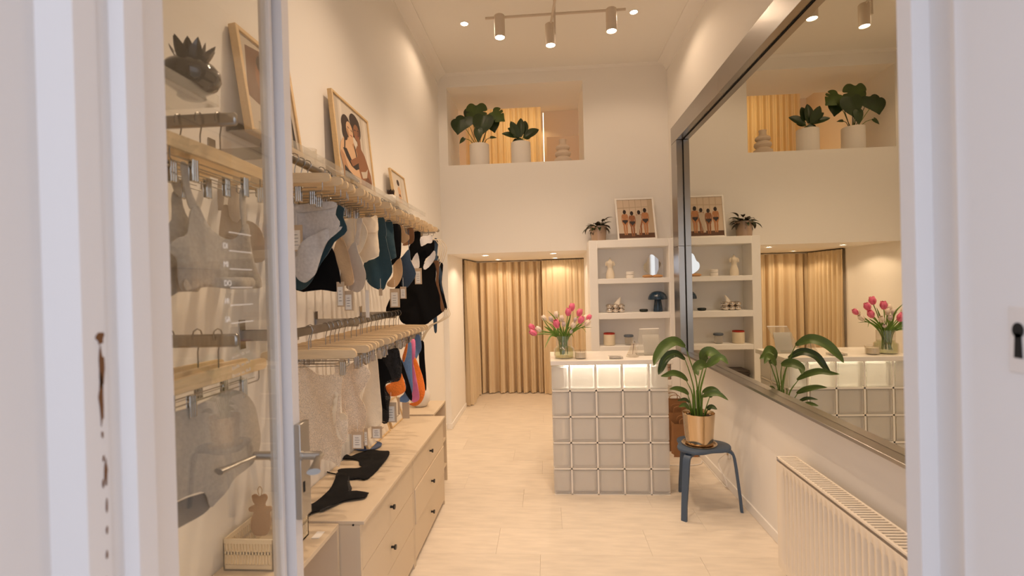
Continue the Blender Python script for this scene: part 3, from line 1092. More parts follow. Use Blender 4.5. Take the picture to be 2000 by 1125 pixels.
# picture of four women from behind, in a white frame
def picture_frame(name, label, corners, depth, bar, frame_m, print_shapes, mats_, back=True, mount=0):
    """corners: bottom-left, bottom-right, top-left of the front face (world); shapes in 0..1 coords: (mat, poly)"""
    O, A, B = [Vector(c) for c in corners]
    ex, ez = (A - O), (B - O)
    w, h = ex.length, ez.length
    ex.normalize()
    ez.normalize()
    ey = ex.cross(ez)           # pointing out of the picture
    T = lambda a, c, d: O + ex * a + ez * c + ey * d
    t = thing(name, label, 'framed picture', O)
    rot = Matrix((ex, ey, ez)).transposed()
    def bar_(a0, a1, c0, c1, nm):
        m = MB()
        q = MB().box(a0, a1, -depth, 0, c0, c1, bev=.0015)
        m.add([T(p.x, p.z, p.y) for p in q.v], q.f)
        m.build(nm, frame_m, t)
    bar_(0, bar, 0, h, 'frame_side')
    bar_(w - bar, w, 0, h, 'frame_side')
    bar_(bar, w - bar, 0, bar, 'frame_rail')
    bar_(bar, w - bar, h - bar, h, 'frame_rail')
    pr = MB()
    q = MB().box(bar, w - bar, -depth + .002, -.008, bar, h - bar)
    pr.add([T(p.x, p.z, p.y) for p in q.v], q.f, 0)
    iw, ih = w - 2 * bar - 2 * mount, h - 2 * bar - 2 * mount
    lev = -.0078
    for mi, poly in print_shapes:
        lev += .00012
        n_ = len(poly)
        pr.add([T(bar + mount + a * iw, bar + mount + c * ih, lev) for a, c in poly], [tuple(range(n_))], mi)
    pr.build('print', mats_, t)
    return t


def blob(cx, cy, rx, ry, n=12, rot=0):
    return [(cx + rx * math.cos(2 * math.pi * i / n) * math.cos(rot) - ry * math.sin(2 * math.pi * i / n) * math.sin(rot), cy + rx * math.cos(2 * math.pi * i / n) * math.sin(rot) + ry * math.sin(2 * math.pi * i / n) * math.cos(rot)) for i in range(n)]


def woman_back(x, top, s, skin, hair, bottom, robe=None):
    o = []
    f = lambda pts: [(x + a * s * 1.3, top - c * s * .95) for a, c in pts]
    o.append((skin, f([(-.055, .50), (-.015, .50), (-.005, .98), (-.045, .98), (-.062, .75)])))
    o.append((skin, f([(.005, .50), (.06, .50), (.062, .75), (.045, .98), (.01, .98)])))
    o.append((skin, f([(-.075, .17), (.075, .17), (.085, .25), (.06, .36), (.085, .47), (.07, .60), (-.07, .60), (-.085, .47), (-.06, .36), (-.085, .25)])))
    o.append((skin, f([(-.075, .17), (-.10, .24), (-.105, .40), (-.09, .53), (-.075, .50), (-.075, .30)])))
    o.append((skin, f([(.075, .17), (.10, .24), (.105, .40), (.09, .53), (.075, .50), (.075, .30)])))
    o.append((skin, f([(-.02, .10), (.02, .10), (.025, .19), (-.025, .19)])))
    if bottom is not None:
        o.append((bottom, f([(-.08, .40), (.08, .40), (.085, .46), (.03, .52), (0, .57), (-.03, .52), (-.085, .46)])))
    if robe is not None:
        o.append((robe, f([(-.11, .22), (-.02, .17), (.08, .2), (.05, .45), (-.02, .75), (-.05, .96), (-.12, .95), (-.10, .6)])))
    o.append((hair, f([(a, c) for a, c in blob(0, .085, .05, .085)])))
    return o


PM = [mat('print_wall', (206, 186, 164), .7), mat('print_floor', (92, 62, 44), .7), mat('print_skin', (178, 122, 80), .7), mat('print_skin_dark', (146, 94, 60), .7), mat('print_hair', (44, 32, 28), .7), mat('print_brief', (52, 44, 44), .7), mat('print_grid', (186, 166, 142), .7), mat('print_robe', (188, 170, 150), .7), mat('print_light', (222, 206, 186), .7)]
shp = [(1, [(0, 0), (1, 0), (1, .13), (0, .13)])]
for k in range(1, 5):
    shp.append((6, [(k * .17, .55), (k * .17 + .02, .55), (k * .17 + .02, 1), (k * .17, 1)]))
shp.append((6, [(0, .78), (1, .80), (1, .82), (0, .80)]))
shp.append((6, [(.86, .13), (1, .13), (1, 1), (.86, 1)]))
shp += woman_back(.20, .74, .70, 2, 4, 5) + woman_back(.40, .70, .70, 3, 4, 5) + woman_back(.60, .72, .70, 3, 4, None, 7) + woman_back(.77, .77, .74, 2, 4, 5)
p0 = U(1207, 466, Y=5.16)
p1 = U(1284, 464, Y=5.16)
p2 = U(1202, 379, Y=5.26)
picture_frame('framed_photograph', 'white framed photo of four women seen from behind, on the bookcase', [(p0.x, 5.16, TP), (p1.x, 5.16, TP), (p0.x - .012, 5.26, TP + .455)], .02, .018, M_WHITE, shp, PM)

# ---------------- leaves
def leaf_fn(base, direc, up, L, W, droop=.3, fold=.25, prof=None, curl=0, side=0):
    d = Vector(direc).normalized()
    u = Vector(up)
    s_ = d.cross(u)
    s_ = s_.normalized() if s_.length > 1e-6 else d.orthogonal()
    u = s_.cross(d).normalized()
    prof = prof or (lambda t: math.sin(math.pi * t ** .8) ** .8)

    def fn(a, t):
        x = (a - .5) * 2
        ang = droop * t
        q = Vector(base) + d * (L * (math.sin(ang) / droop if droop else t)) - u * (L * ((1 - math.cos(ang)) / droop if droop else 0)) + s_ * side * t * t * L
        w = W * .5 * max(prof(t), .0)
        return q + s_ * (x * w * math.cos(fold)) + u * (abs(x) * w * math.sin(fold)) + u * (curl * W * .1 * math.sin(t * 9 + x * 2))
    return fn


def leaf(parent, m, base, direc, L, W, droop=.5, fold=.3, up=(0, 0, 1), prof=None, nu=6, nv=10, curl=0, side=0, name='leaf'):
    return MB().grid(leaf_fn(base, direc, up, L, W, droop, fold, prof, curl, side), nu, nv, .0012).build(name, m, parent, sharp=75)


# shelf plant in taupe pot
ppx = bx(1171.5, 5.21)
sp = thing('potted_plant', 'small bronze leaved plant in a taupe pot on the bookcase', 'potted plant', (ppx, 5.21, TP))
MB().lathe([(.072, 0), (.076, .003), (.088, .155), (.086, .158), (.082, .155), (.078, .13), (.001, .128)], (ppx, 5.21, TP), 30).build('pot', mat('taupe_glaze', (176, 150, 128), .25), sp)
MB().lathe([(.080, .135), (.04, .142), (.001, .145)], (ppx, 5.21, TP), 20, cap0=False).build('soil', M_SOIL, sp)
rd = random.Random(77)
for k in range(48):
    a = k * 2.4
    el = rd.uniform(-.1, 1.15)
    l0 = rd.uniform(.02, .075)
    bs = Vector((ppx + math.cos(a) * .03, 5.21 + math.sin(a) * .03, TP + .14))
    dr = Vector((math.cos(a) * math.cos(el), math.sin(a) * math.cos(el), math.sin(el)))
    tip = bs + dr * l0
    if k < 14:
        MB().tube([bs, tip], .0018, 5).build('stem', M_LEAFB, sp)
    leaf(sp, M_LEAFB if k % 4 else M_LEAFD, tip if k < 14 else bs, dr + Vector((0, 0, -.15)), rd.uniform(.085, .125), rd.uniform(.042, .056), rd.uniform(.8, 1.8), .35, nu=4, nv=7)

# ================================================================== NICHE PLANTS
NY = 5.52
NZ = NIZ0


def white_pot(t, x, y, z, r, h):
    MB().lathe([(r * .80, 0), (r * .93, .006), (r, .03), (r, h - .004), (r - .003, h), (r - .008, h - .004), (r - .010, h - .04), (.001, h - .042)], (x, y, z), 36).build('pot', M_POTW, t)
    MB().lathe([(r - .009, h - .036), (r * .5, h - .028), (.001, h - .026)], (x, y, z), 20, cap0=False).build('soil', M_SOIL, t)


def heart(t):
    # outline half width for a heart shaped leaf (0 = stalk end)
    return (math.sin(math.pi * min(1, t * 1.02 + .06) ** .62)) ** .9 if t < .985 else 0


mx, mz = (U(917, 300, Y=NY).x + U(956, 300, Y=NY).x) / 2, NZ
mo = thing('potted_monstera', 'monstera with big dark leaves in a white niche pot', 'potted plant', (mx, NY, NZ))
white_pot(mo, mx, NY, NZ, .112, .262)
ML = [((905, 238), 44, 50, -.5), ((932, 226), 60, 52, -.2), ((943, 258), 54, 46, .1), ((898, 266), 40, 40, -.8), ((970, 230), 58, 40, .9), ((962, 258), 42, 38, .6), ((934, 268), 30, 26, 0), ((893, 272), 16, 9, -.9), ((975, 273), 14, 5, 1)]
ML = [((908, 228), (903, 254), 38, -.4), ((930, 206), (930, 250), 42, -.1), ((944, 226), (938, 264), 42, .1), ((897, 235), (893, 262), 34, -.7), ((962, 218), (986, 235), 34, .8), ((960, 232), (966, 258), 30, .5), ((934, 252), (934, 277), 18, 0), ((906, 270), (897, 280), 9, -.8), ((958, 268), (970, 268), 6, .8), ((918, 214), (916, 240), 26, -.3)]
for k, (a, c, wd, sd) in enumerate(ML):
    yy = NY + [-.05, -.02, -.10, -.06, -.04, .02, -.11, -.08, -.06, .05][k]
    A = U(*a, Y=yy)
    B = U(*c, Y=yy - .02)
    L = (B - A).length
    W = wd / 944 * 5.5
    hp = []
    sp_ = MB()
    b0 = Vector((mx + sd * .03, NY, NZ + .235))
    sp_.tube([b0, b0.lerp(A, .5) + Vector((sd * .015, -.01, .03)), A + Vector((0, .004, 0))], [.0045, .0035, .0028], 6)
    sp_.build('stalk', M_STEM if k % 2 else M_LEAFD, mo)
    # leaf blade facing the room: outline with notches
    ex = (B - A).normalized()
    ez = Vector((0, -1, .35)).normalized()
    es = ex.cross(ez).normalized()
    ez = es.cross(ex).normalized()
    half = [(0, 0), (-.10, .17), (-.11, .33), (.02, .47), (.22, .50), (.45, .43), (.68, .28), (.86, .12), (1, 0)]
    if k in (1, 4):
        half = [(0, 0), (-.10, .17), (-.11, .33), (.02, .47), (.20, .50), (.25, .30), (.30, .49), (.45, .44), (.46, .24), (.54, .39), (.70, .27), (.86, .12), (1, 0)]
    poly = [Vector((p * L, q * W)) for p, q in half] + [Vector((p * L, -q * W)) for p, q in half[-2:0:-1]]
    lb = MB()
    lb.poly(poly, lambda u, v, o_, A=A, ex=ex, es=es, ez=ez, L=L: A + ex * u + es * v + ez * (o_ - .5 * (u / L) ** 2 * L * .25 - abs(v) * .18), step=.022, thick=.0012, amp=.002, freq=30, smooth=4, seed=k)
    lb.build('leaf', M_LEAF if k in (4, 1) else M_LEAFD, mo, sharp=70)

fx = (U(998, 300, Y=NY).x + U(1037, 300, Y=NY).x) / 2
fi = thing('potted_rubber_plant', 'low plant with dark oval leaves in a white niche pot', 'potted plant', (fx, NY, NZ))
white_pot(fi, fx, NY, NZ, .112, .262)
FL = [((1012, 270), (999, 238), 18), ((1016, 268), (1017, 232), 18), ((1024, 262), (1025, 236), 16), ((1014, 268), (983, 259), 14), ((1026, 268), (1050, 252), 20), ((1012, 276), (1001, 278), 14), ((1010, 264), (994, 250), 14), ((1020, 272), (1010, 279), 16), ((1022, 268), (1036, 266), 18)]
for k, (a, c, wd) in enumerate(FL):
    A = U(*a, Y=NY - .03)
    B = U(*c, Y=NY - .08 + .03 * (k % 3))
    leaf(fi, M_LEAFD, A, B - A, (B - A).length * 1.08, wd / 944 * 5.5, .25, .3, up=(0, -1, .4), prof=lambda t: math.sin(math.pi * min(1, t * .96 + .04) ** .9) ** .7)
    MB().tube([(fx + .005 * (k - 4), NY, NZ + .225), A], .003, 5).build('stalk', M_STEM, fi)
MB().lathe([(.028, 0), (.036, .012), (.03, .03), (.012, .040), (.001, .042)], (fx + .055, NY - .04, NZ + .230), 14).build('bulb', mat('brown_bulb', (112, 78, 56), .8), fi)

vx = (U(1083, 305, Y=NY).x + U(1116, 305, Y=NY).x) / 2
tag(MB().lathe([(.060, 0), (.090, .010), (.101, .034), (.096, .056), (.074, .072), (.070, .082), (.084, .094), (.092, .114), (.086, .134), (.064, .148), (.060, .156), (.074, .166), (.080, .182), (.074, .200), (.050, .214), (.040, .224), (.037, .250), (.042, .276), (.038, .278), (.034, .25), (.034, .21), (.001, .2)], (vx, NY, NZ), 40).build('ringed_vase', mat('beige_stoneware', (212, 194, 174), .75)), 'beige vase of stacked bulging rings in the niche', 'vase')

# ================================================================== STOOL WITH PLANT
SX, SY_ = 1.053, 3.477
feet = [(.874, 3.277), (1.305, 3.415), (.98, 3.74)]
stl = thing('blue_stool', 'slate blue three legged bentwood stool carrying the gold planter', 'stool', (SX, SY_, 0))
thB = math.atan2(3.415 - SY_, 1.305 - SX)
outl = []
for i in range(60):
    a = 2 * math.pi * i / 60
    r = .176 + .026 * math.cos(3 * (a - thB)) - .004 * math.cos(6 * (a - thB))
    outl.append((SX + r * math.cos(a), SY_ + r * math.sin(a)))
sm = MB()
vs = []
for k, (z, s_) in enumerate([(.428, .955), (.431, .985), (.436, 1.0), (.444, 1.0), (.449, .985), (.4505, .965)]):
    vs += [(SX + (x - SX) * s_, SY_ + (y - SY_) * s_, z) for x, y in outl]
fs = [tuple(range(60))[::-1], tuple(range(300, 360))]
for k in range(5):
    for i in range(60):
        fs.append((k * 60 + i, k * 60 + (i + 1) % 60, (k + 1) * 60 + (i + 1) % 60, (k + 1) * 60 + i))
sm.add(vs, fs).build('seat', M_BLUE, stl)
for fxx, fyy in feet:
    dv = Vector((fxx - SX, fyy - SY_, 0))
    rf = dv.length
    dv.normalize()
    pv = Vector((-dv.y, dv.x, 0))
    path = [(.05, .417), (.14, .417), (.175, .416), (.196, .409), (.209, .394), (.216, .370), (.226, .30), (rf - .012, .10), (rf - .004, 0)]
    nl, th = .0225, .018
    vs, fs = [], []
    for i, (r, z) in enumerate(path):
        a = path[max(i - 1, 0)]
        c = path[min(i + 1, len(path) - 1)]
        tx_, tz_ = c[0] - a[0], c[1] - a[1]
        l = math.hypot(tx_, tz_)
        nx_, nz_ = -tz_ / l, tx_ / l
        w = nl * (1 if i < 7 else .82)
        for s1, s2 in ((-1, -1), (1, -1), (1, 1), (-1, 1)):
            rr, zz_ = r + nx_ * th / 2 * s2, z + nz_ * th / 2 * s2
            if i == len(path) - 1:
                zz_ = 0
            vs.append(Vector((SX, SY_, 0)) + dv * rr + pv * (w * s1) + Vector((0, 0, max(zz_, 0))))
    for i in range(len(path) - 1):
        for j in range(4):
            fs.append((i * 4 + j, i * 4 + (j + 1) % 4, (i + 1) * 4 + (j + 1) % 4, (i + 1) * 4 + j))
    fs += [(3, 2, 1, 0), tuple(range(len(vs) - 4, len(vs)))]
    MB().add(vs, fs).build('leg', M_BLUE, stl)

PX, PY, PZ = 1.043, 3.47, .4505
pp = thing('potted_bird_of_paradise', 'leafy plant with long arching leaves in a polished gold pot on the stool', 'potted plant', (PX, PY, PZ))
M_GOLD = mat('polished_champagne_metal', (214, 190, 158), .1, 1)
MB().lathe([(.116, .0), (.118, .003), (.119, .010), (.115, .011), (.105, .006), (.001, .005)], (PX, PY, PZ), 40).build('saucer', M_GOLD, pp)
MB().lathe([(.086, .006), (.091, .010), (.108, .222), (.1065, .224), (.104, .220), (.100, .185), (.001, .182)], (PX, PY, PZ), 44).build('pot', M_GOLD, pp)
MB().lathe([(.1005, .188), (.06, .196), (.001, .2)], (PX, PY, PZ), 24, cap0=False).build('soil', M_SOIL, pp)


def smooth_path(P_, n):
    P_ = [Vector(p) for p in P_]
    P_ = [P_[0] * 2 - P_[1]] + P_ + [P_[-1] * 2 - P_[-2]]
    o = []
    for i in range(1, len(P_) - 2):
        a, b_, c, d = P_[i - 1:i + 3]
        for k in range(n):
            t = k / n
            o.append(.5 * ((2 * b_) + (c - a) * t + (2 * a - 5 * b_ + 4 * c - d) * t * t + (3 * b_ - a - 3 * c + d) * t ** 3))
    o.append(P_[-2])
    return o


def leaf_path(parent, m, pts, W, facing=(0, -1, .5), fold=.25, prof=None, name='leaf', n=5):
    ps = smooth_path(pts, n)
    k = len(ps)
    f = Vector(facing).normalized()
    prof = prof or (lambda t: math.sin(math.pi * min(1, t * .97 + .03) ** .85) ** .75)
    vs = []
    for i, p in enumerate(ps):
        t = (ps[min(i + 1, k - 1)] - ps[max(i - 1, 0)]).normalized()
        s_ = t.cross(f)
        s_ = s_.normalized() if s_.length > 1e-4 else t.orthogonal().normalized()
        u = s_.cross(t).normalized()
        w = W * .5 * prof(i / (k - 1))
        for x in (-1, -.5, 0, .5, 1):
            vs.append(p + s_ * x * w * math.cos(fold) + u * (abs(x) * w * math.sin(fold)))
    fs = [(i * 5 + j, i * 5 + j + 1, (i + 1) * 5 + j + 1, (i + 1) * 5 + j) for i in range(k - 1) for j in range(4)]
    o = len(vs)
    vs2 = [v - f * .0012 for v in vs]
    fs2 = [tuple(i + o for i in q)[::-1] for q in fs]
    loop = list(range(5)) + [i * 5 + 4 for i in range(1, k)] + [(k - 1) * 5 + j for j in (3, 2, 1, 0)] + [i * 5 for i in range(k - 2, 0, -1)]
    sd = [(loop[i], loop[i] + o, loop[(i + 1) % len(loop)] + o, loop[(i + 1) % len(loop)]) for i in range(len(loop))]
    mb = MB().add(vs + vs2, fs + fs2 + sd)
    if name == 'leaf':
        mb.tube([p + f * .0006 for p in ps], [.0016 * (1 - .8 * i / k) for i in range(k)], 5, mi=1)
        return mb.build(name, [m, M_STEM], parent, sharp=75)
    return mb.build(name, m, parent, sharp=75)


BP = [  # stem px path (from pot), leaf px path, width px, depth shift
    ([(1362, 815), (1361, 750), (1347, 702), (1338, 677)], [(1338, 677), (1318, 667), (1297, 677), (1282, 698), (1277, 714)], 25, -.04, M_LEAF),
    ([(1358, 815), (1356, 765), (1346, 725), (1337, 700)], [(1338, 702), (1319, 691), (1300, 700), (1290, 722), (1286, 732)], 20, .03, M_LEAFD),
    ([(1354, 812), (1352, 770), (1341, 745)], [(1343, 744), (1331, 734), (1315, 729), (1301, 733), (1290, 735)], 15, -.06, M_LEAF),
    ([(1352, 812), (1349, 790), (1343, 770)], [(1345, 770), (1335, 763), (1320, 759), (1307, 760)], 13, -.06, M_LEAF),
    ([(1351, 812), (1349, 800), (1345, 786)], [(1347, 786), (1337, 780), (1323, 783)], 8, -.08, M_LEAFD),
    ([(1353, 812), (1349, 803), (1344, 797)], [(1346, 799), (1337, 791), (1325, 795)], 11, -.09, M_LEAF),
    ([(1366, 815), (1367, 765), (1374, 735), (1381, 714)], [(1380, 716), (1394, 704), (1409, 699), (1423, 712)], 19, -.05, M_LEAF),
    ([(1364, 815), (1364, 760), (1372, 722), (1376, 704)], [(1372, 712), (1375, 694), (1386, 688), (1402, 696), (1420, 702)], 26, .03, M_LEAF),
    ([(1366, 815), (1367, 770), (1375, 735), (1380, 716)], [(1381, 714), (1369, 712), (1359, 721), (1364, 734)], 22, -.10, M_LEAF),
    ([(1370, 815), (1371, 790), (1373, 772)], [(1372, 775), (1386, 769), (1404, 770), (1423, 782)], 14, -.06, M_LEAF),
    ([(1369, 815), (1370, 785), (1372, 766)], [(1372, 766), (1384, 761), (1396, 761), (1411, 771)], 13, .0, M_LEAF),
    ([(1376, 815), (1378, 800), (1386, 775)], [(1386, 776), (1392, 771), (1404, 771)], 8, .03, M_LEAF),
    ([(1376, 815), (1379, 806), (1383, 800)], [(1381, 799), (1390, 795), (1401, 800)], 12, -.07, M_LEAFD),
]
for spx, lpx, wd, dy, m_ in BP:
    k = len(spx)
    pts = [U(x, y, Y=PY + dy * i / (k - 1)) for i, (x, y) in enumerate(spx)]
    pts[0].z = PZ + .19
    MB().tube(smooth_path(pts, 4), [.0065 - .0042 * i / (4 * (k - 1)) for i in range(4 * (k - 1) + 1)], 7).build('stem', M_STEM, pp)
    leaf_path(pp, m_, [U(x, y, Y=PY + dy - .03 * i) for i, (x, y) in enumerate(lpx)], wd / 944 * PY * .86, fold=.35)
for x0, x1, h, w in ((1357, 1354, 760, .011), (1363, 1360, 762, .010), (1371, 1369, 766, .012), (1367, 1372, 770, .009)):
    A, B = U(x0, 812, Y=PY - .02), U(x1, h, Y=PY - .02)
    A.z = PZ + .185
    MB().tube([A, A.lerp(B, .5), B], [w, w * .85, w * .35], 8, flat=.6).build('leaf_sheath', M_STEM, pp)

# ================================================================== ON THE COUNTER
CT = 1.02
VX, VY = .126, 3.79
va = thing('flower_vase', 'stepped ribbed glass vase with water holding the tulips', 'vase', (VX, VY, CT))


def ribbed(prof, n, k, amp):
    mb = MB()
    vs, fs = [], []
    for r, z in prof:
        for j in range(n):
            a = 2 * math.pi * j / n
            rr = r * (1 + amp * math.cos(k * a))
            vs.append((VX + rr * math.cos(a), VY + rr * math.sin(a), CT + z))
    for i in range(len(prof) - 1):
        for j in range(n):
            fs.append((i * n + j, i * n + (j + 1) % n, (i + 1) * n + (j + 1) % n, (i + 1) * n + j))
    fs.append(tuple(range(n))[::-1])
    return mb.add(vs, fs)


ribbed([(.068, 0), (.077, .006), (.078, .03), (.077, .075), (.070, .084), (.061, .087), (.060, .10), (.060, .176), (.057, .176), (.057, .09), (.064, .084), (.073, .075), (.074, .03), (.072, .010), (.001, .009)], 96, 24, .012).build('glass_body', M_VASE, va)
MB().lathe([(.070, .012), (.0725, .03), (.0715, .072), (.062, .082), (.055, .09), (.055, .098), (.001, .098)], (VX, VY, CT), 40).build('water', M_WATER, va)

M_PINK = mat('tulip_pink', (236, 118, 150), .5, var=.12, vscale=40)
M_TWHITE = mat('tulip_white', (238, 222, 204), .5, var=.05, vscale=40)
M_TGREY = mat('tulip_mauve_white', (208, 192, 190), .5, var=.1, vscale=40)
TUL = [  # crop coordinates of the bloom, size, kind, label, dy
    (85, 458, 60, 'p', 'upper pink tulip of the pair drooping far left', .02), (108, 562, 66, 'p', 'lower pink tulip of the pair drooping far left', -.05),
    (205, 495, 55, 'w', 'white tulip next to the drooping pink pair', -.02), (535, 400, 72, 'p', 'pink tulip low in the front middle of the bunch', -.08),
    (748, 182, 66, 'p', 'pink tulip just below the topmost bloom', -.04), (815, 95, 66, 'p', 'topmost pink tulip of the bunch', .03),
    (955, 195, 64, 'p', 'tall pink tulip right of the topmost pair', .0), (983, 328, 64, 'p', 'pink tulip in the right cluster, nearest the white wall', -.05),
    (1128, 280, 52, 'p', 'small pink tulip at the far right of the bunch', .02), (305, 295, 52, 'w', 'cream tulip bud at upper left beside a leaf', .03),
    (530, 230, 54, 'w', 'tall cream tulip between two upright leaves', .04), (628, 300, 56, 'w', 'cream tulip right above the front pink bloom', .0),
    (435, 312, 50, 'g', 'mauve grey tulip bud behind the front pink bloom', .05), (665, 405, 44, 'g', 'small grey white tulip bud in the middle', -.05),
    (842, 425, 54, 'w', 'round cream tulip low on the right side', -.07), (877, 322, 40, 'g', 'grey white tulip bud below the tall right pink one', .0),
    (1060, 285, 48, 'w', 'cream tulip between the two right hand pink blooms', .04), (1098, 388, 58, 'w', 'open white tulip at the lower right of the bunch', -.02),
    (800, 545, 34, 'g', 'tiny pale tulip bud just above the vase rim', -.07)]
rd = random.Random(9)
for cx_, cy_, sz, kd, lb_, dy in TUL:
    c = U(1030 + cx_ / 9.377, 590 + cy_ / 9.377, Y=VY + dy)
    s_ = sz / 9.377 / 944 * 3.8 * 1.12
    ang = rd.uniform(0, 6)
    b0 = Vector((VX + rd.uniform(-.03, .03), VY + rd.uniform(-.03, .03), CT + .03))
    b1 = Vector((VX + (c.x - VX) * .22, VY + (c.y - VY) * .3, CT + .165))
    hv = c - b1
    hv = hv.normalized()
    dirv = (hv + Vector((0, 0, .35))).normalized()
    base = c - dirv * s_ * .95
    t = thing('tulip', lb_, 'tulip', c, group='tulips in the glass vase')
    MB().tube(smooth_path([b0, b1, b1.lerp(base, .55) + Vector((0, 0, .012)), base], 4), .0032, 6).build('stem', M_TLEAF, t)
    mm = {'p': M_PINK, 'w': M_TWHITE, 'g': M_TGREY}[kd]
    for k in range(6):
        a = ang + k * math.pi / 3
        rr = .93 if k % 2 else 1.0
        e1 = dirv.orthogonal().normalized()
        e2 = dirv.cross(e1)
        od = e1 * math.cos(a) + e2 * math.sin(a)
        td = e1 * -math.sin(a) + e2 * math.cos(a)

        def fn(u, v, od=od, td=td, rr=rr):
            w = s_ * .78 * math.sin(math.pi * min(1, v * .84 + .16) ** 1.1) ** .7
            rad = s_ * rr * (.18 + .62 * math.sin(math.pi * .5 * min(1, v * 1.55)) - .26 * v * v)
            x = (u - .5) * 2
            return base + dirv * (v * s_ * 2.0) + od * (rad * math.cos(x * .75)) + td * (w * x * .8)
        MB().grid(fn, 4, 7, .0008).build('petal', mm, t, sharp=80)
TLV = [([(580, 640), (520, 330), (365, 150)], 26), ([(560, 640), (380, 450), (265, 265)], 22), ([(610, 640), (590, 330), (560, 155)], 18), ([(600, 640), (470, 440), (362, 378)], 18), ([(680, 640), (740, 430), (800, 215)], 40), ([(720, 640), (870, 500), (1030, 400)], 38), ([(740, 620), (960, 475), (1182, 465)], 16), ([(760, 600), (980, 470), (1082, 558)], 14), ([(560, 650), (440, 620), (370, 730), (315, 852)], 22), ([(580, 645), (420, 520), (300, 440)], 44), ([(590, 640), (400, 560), (190, 575)], 30), ([(690, 640), (720, 520), (790, 440)], 34), ([(640, 640), (610, 500), (600, 430)], 40), ([(560, 640), (490, 520), (470, 470)], 36), ([(720, 630), (800, 580), (850, 660)], 16)]
for k, (pp_, wd) in enumerate(TLV):
    dy = [-.02, .0, .05, -.06, .0, -.05, -.03, -.07, -.08, -.04, -.06, .03, -.04, -.07, -.08][k]
    q = [U(1030 + a / 9.377, 590 + c / 9.377, Y=VY + dy * (i / 2)) for i, (a, c) in enumerate(pp_)]
    q = [Vector((VX + (q[0].x - VX) * .5, VY, CT + .12))] + q
    o = leaf_path(va, M_TLEAF, q, wd / 9.377 / 944 * 3.8 * 1.35, fold=.35, name='tulip_leaf')

# candle in scalloped glass
kx, ky = (U(1134, 704, Y=3.75).x), 3.75
ca = thing('glass_candle', 'cream candle in a scalloped clear glass beside the vase', 'candle', (kx, ky, CT))
cg = MB()
n = 72
vs, fs = [], []
prf = [(.040, 0), (.046, .004), (.047, .066), (.044, .066), (.043, .008), (.001, .006)]
for r, z in prf:
    for j in range(n):
        a = 2 * math.pi * j / n
        rr = r * (1 + .05 * abs(math.cos(4 * a)) - .03)
        vs.append((kx + rr * math.cos(a), ky + rr * math.sin(a), CT + z))
for i in range(len(prf) - 1):
    for j in range(n):
        fs.append((i * n + j, i * n + (j + 1) % n, (i + 1) * n + (j + 1) % n, (i + 1) * n + j))
fs.append(tuple(range(n))[::-1])
cg.add(vs, fs).build('glass_cup', M_VASE, ca)
MB().lathe([(.040, .008), (.0405, .050), (.001, .051)], (kx, ky, CT), 30).build('wax', M_WAX, ca)
MB().tube([(kx, ky, CT + .05), (kx + .001, ky, CT + .060)], .001, 5).build('wick', M_DARK, ca)
# clear tray with silver sachet
ax_ = U(1202, 700, Z=CT)
tr = thing('small_tray', 'small clear tray with a silver grey card on the worktop', 'tray', (ax_.x, ax_.y, CT))
w, dpt = .052, .045
tb2 = MB().box(ax_.x - w, ax_.x + w, ax_.y - dpt, ax_.y + dpt, CT, CT + .003)
for a0, a1, c0, c1 in ((-w, -w + .002, -dpt, dpt), (w - .002, w, -dpt, dpt), (-w, w, -dpt, -dpt + .002), (-w, w, dpt - .002, dpt)):
    tb2.box(ax_.x + a0, ax_.x + a1, ax_.y + c0, ax_.y + c1, CT + .003, CT + .018)
tb2.build('tray_body', M_ACRYL, tr)
MB().box(ax_.x - .042, ax_.x + .042, ax_.y - .035, ax_.y + .035, CT + .004, CT + .012, bev=.002).build('card', mat('silver_card', (172, 166, 164), .4, .4, var=.2, vscale=30), tr)
# glass cone with metal stopper
cn = U(1235, 704, Y=3.80)
cn.y = 3.80
gc = thing('glass_cone_bottle', 'slanted clear glass flask with a metal stopper on the worktop', 'bottle', (cn.x, 3.8, CT))
vs, fs = [], []
prf = [(.046, 0), (.050, .004), (.046, .014), (.030, .055), (.018, .092), (.014, .104), (.011, .104), (.015, .09), (.026, .055), (.042, .014), (.001, .006)]
n = 32
for r, z in prf:
    for j in range(n):
        a = 2 * math.pi * j / n
        vs.append((cn.x + z * .12 + r * math.cos(a), 3.8 + r * math.sin(a), CT + z))
for i in range(len(prf) - 1):
    for j in range(n):
        fs.append((i * n + j, i * n + (j + 1) % n, (i + 1) * n + (j + 1) % n, (i + 1) * n + j))
fs.append(tuple(range(n))[::-1])
MB().add(vs, fs).build('glass_body', M_VASE, gc)
MB().ell((cn.x + .014, 3.8, CT + .112), .012).tube([(cn.x + .013, 3.8, CT + .10), (cn.x + .004, 3.8, CT + .02)], .003, 6).build('stopper', M_CHROME, gc)
# acrylic easel with pale screen
ts = thing('tablet_stand', 'clear acrylic stand with a pale tilted screen at the counter end', 'tablet stand', (.80, 3.92, CT))


def slab(parent, name, m, a, b_, c, th):
    O, A, B = Vector(a), Vector(b_), Vector(c)
    nn = (A - O).cross(B - O).normalized() * th
    D = A + B - O
    vs = [O, A, D, B, O + nn, A + nn, D + nn, B + nn]
    return MB().add(vs, [(3, 2, 1, 0), (4, 5, 6, 7), (0, 1, 5, 4), (1, 2, 6, 5), (2, 3, 7, 6), (3, 0, 4, 7)]).build(name, m, parent)


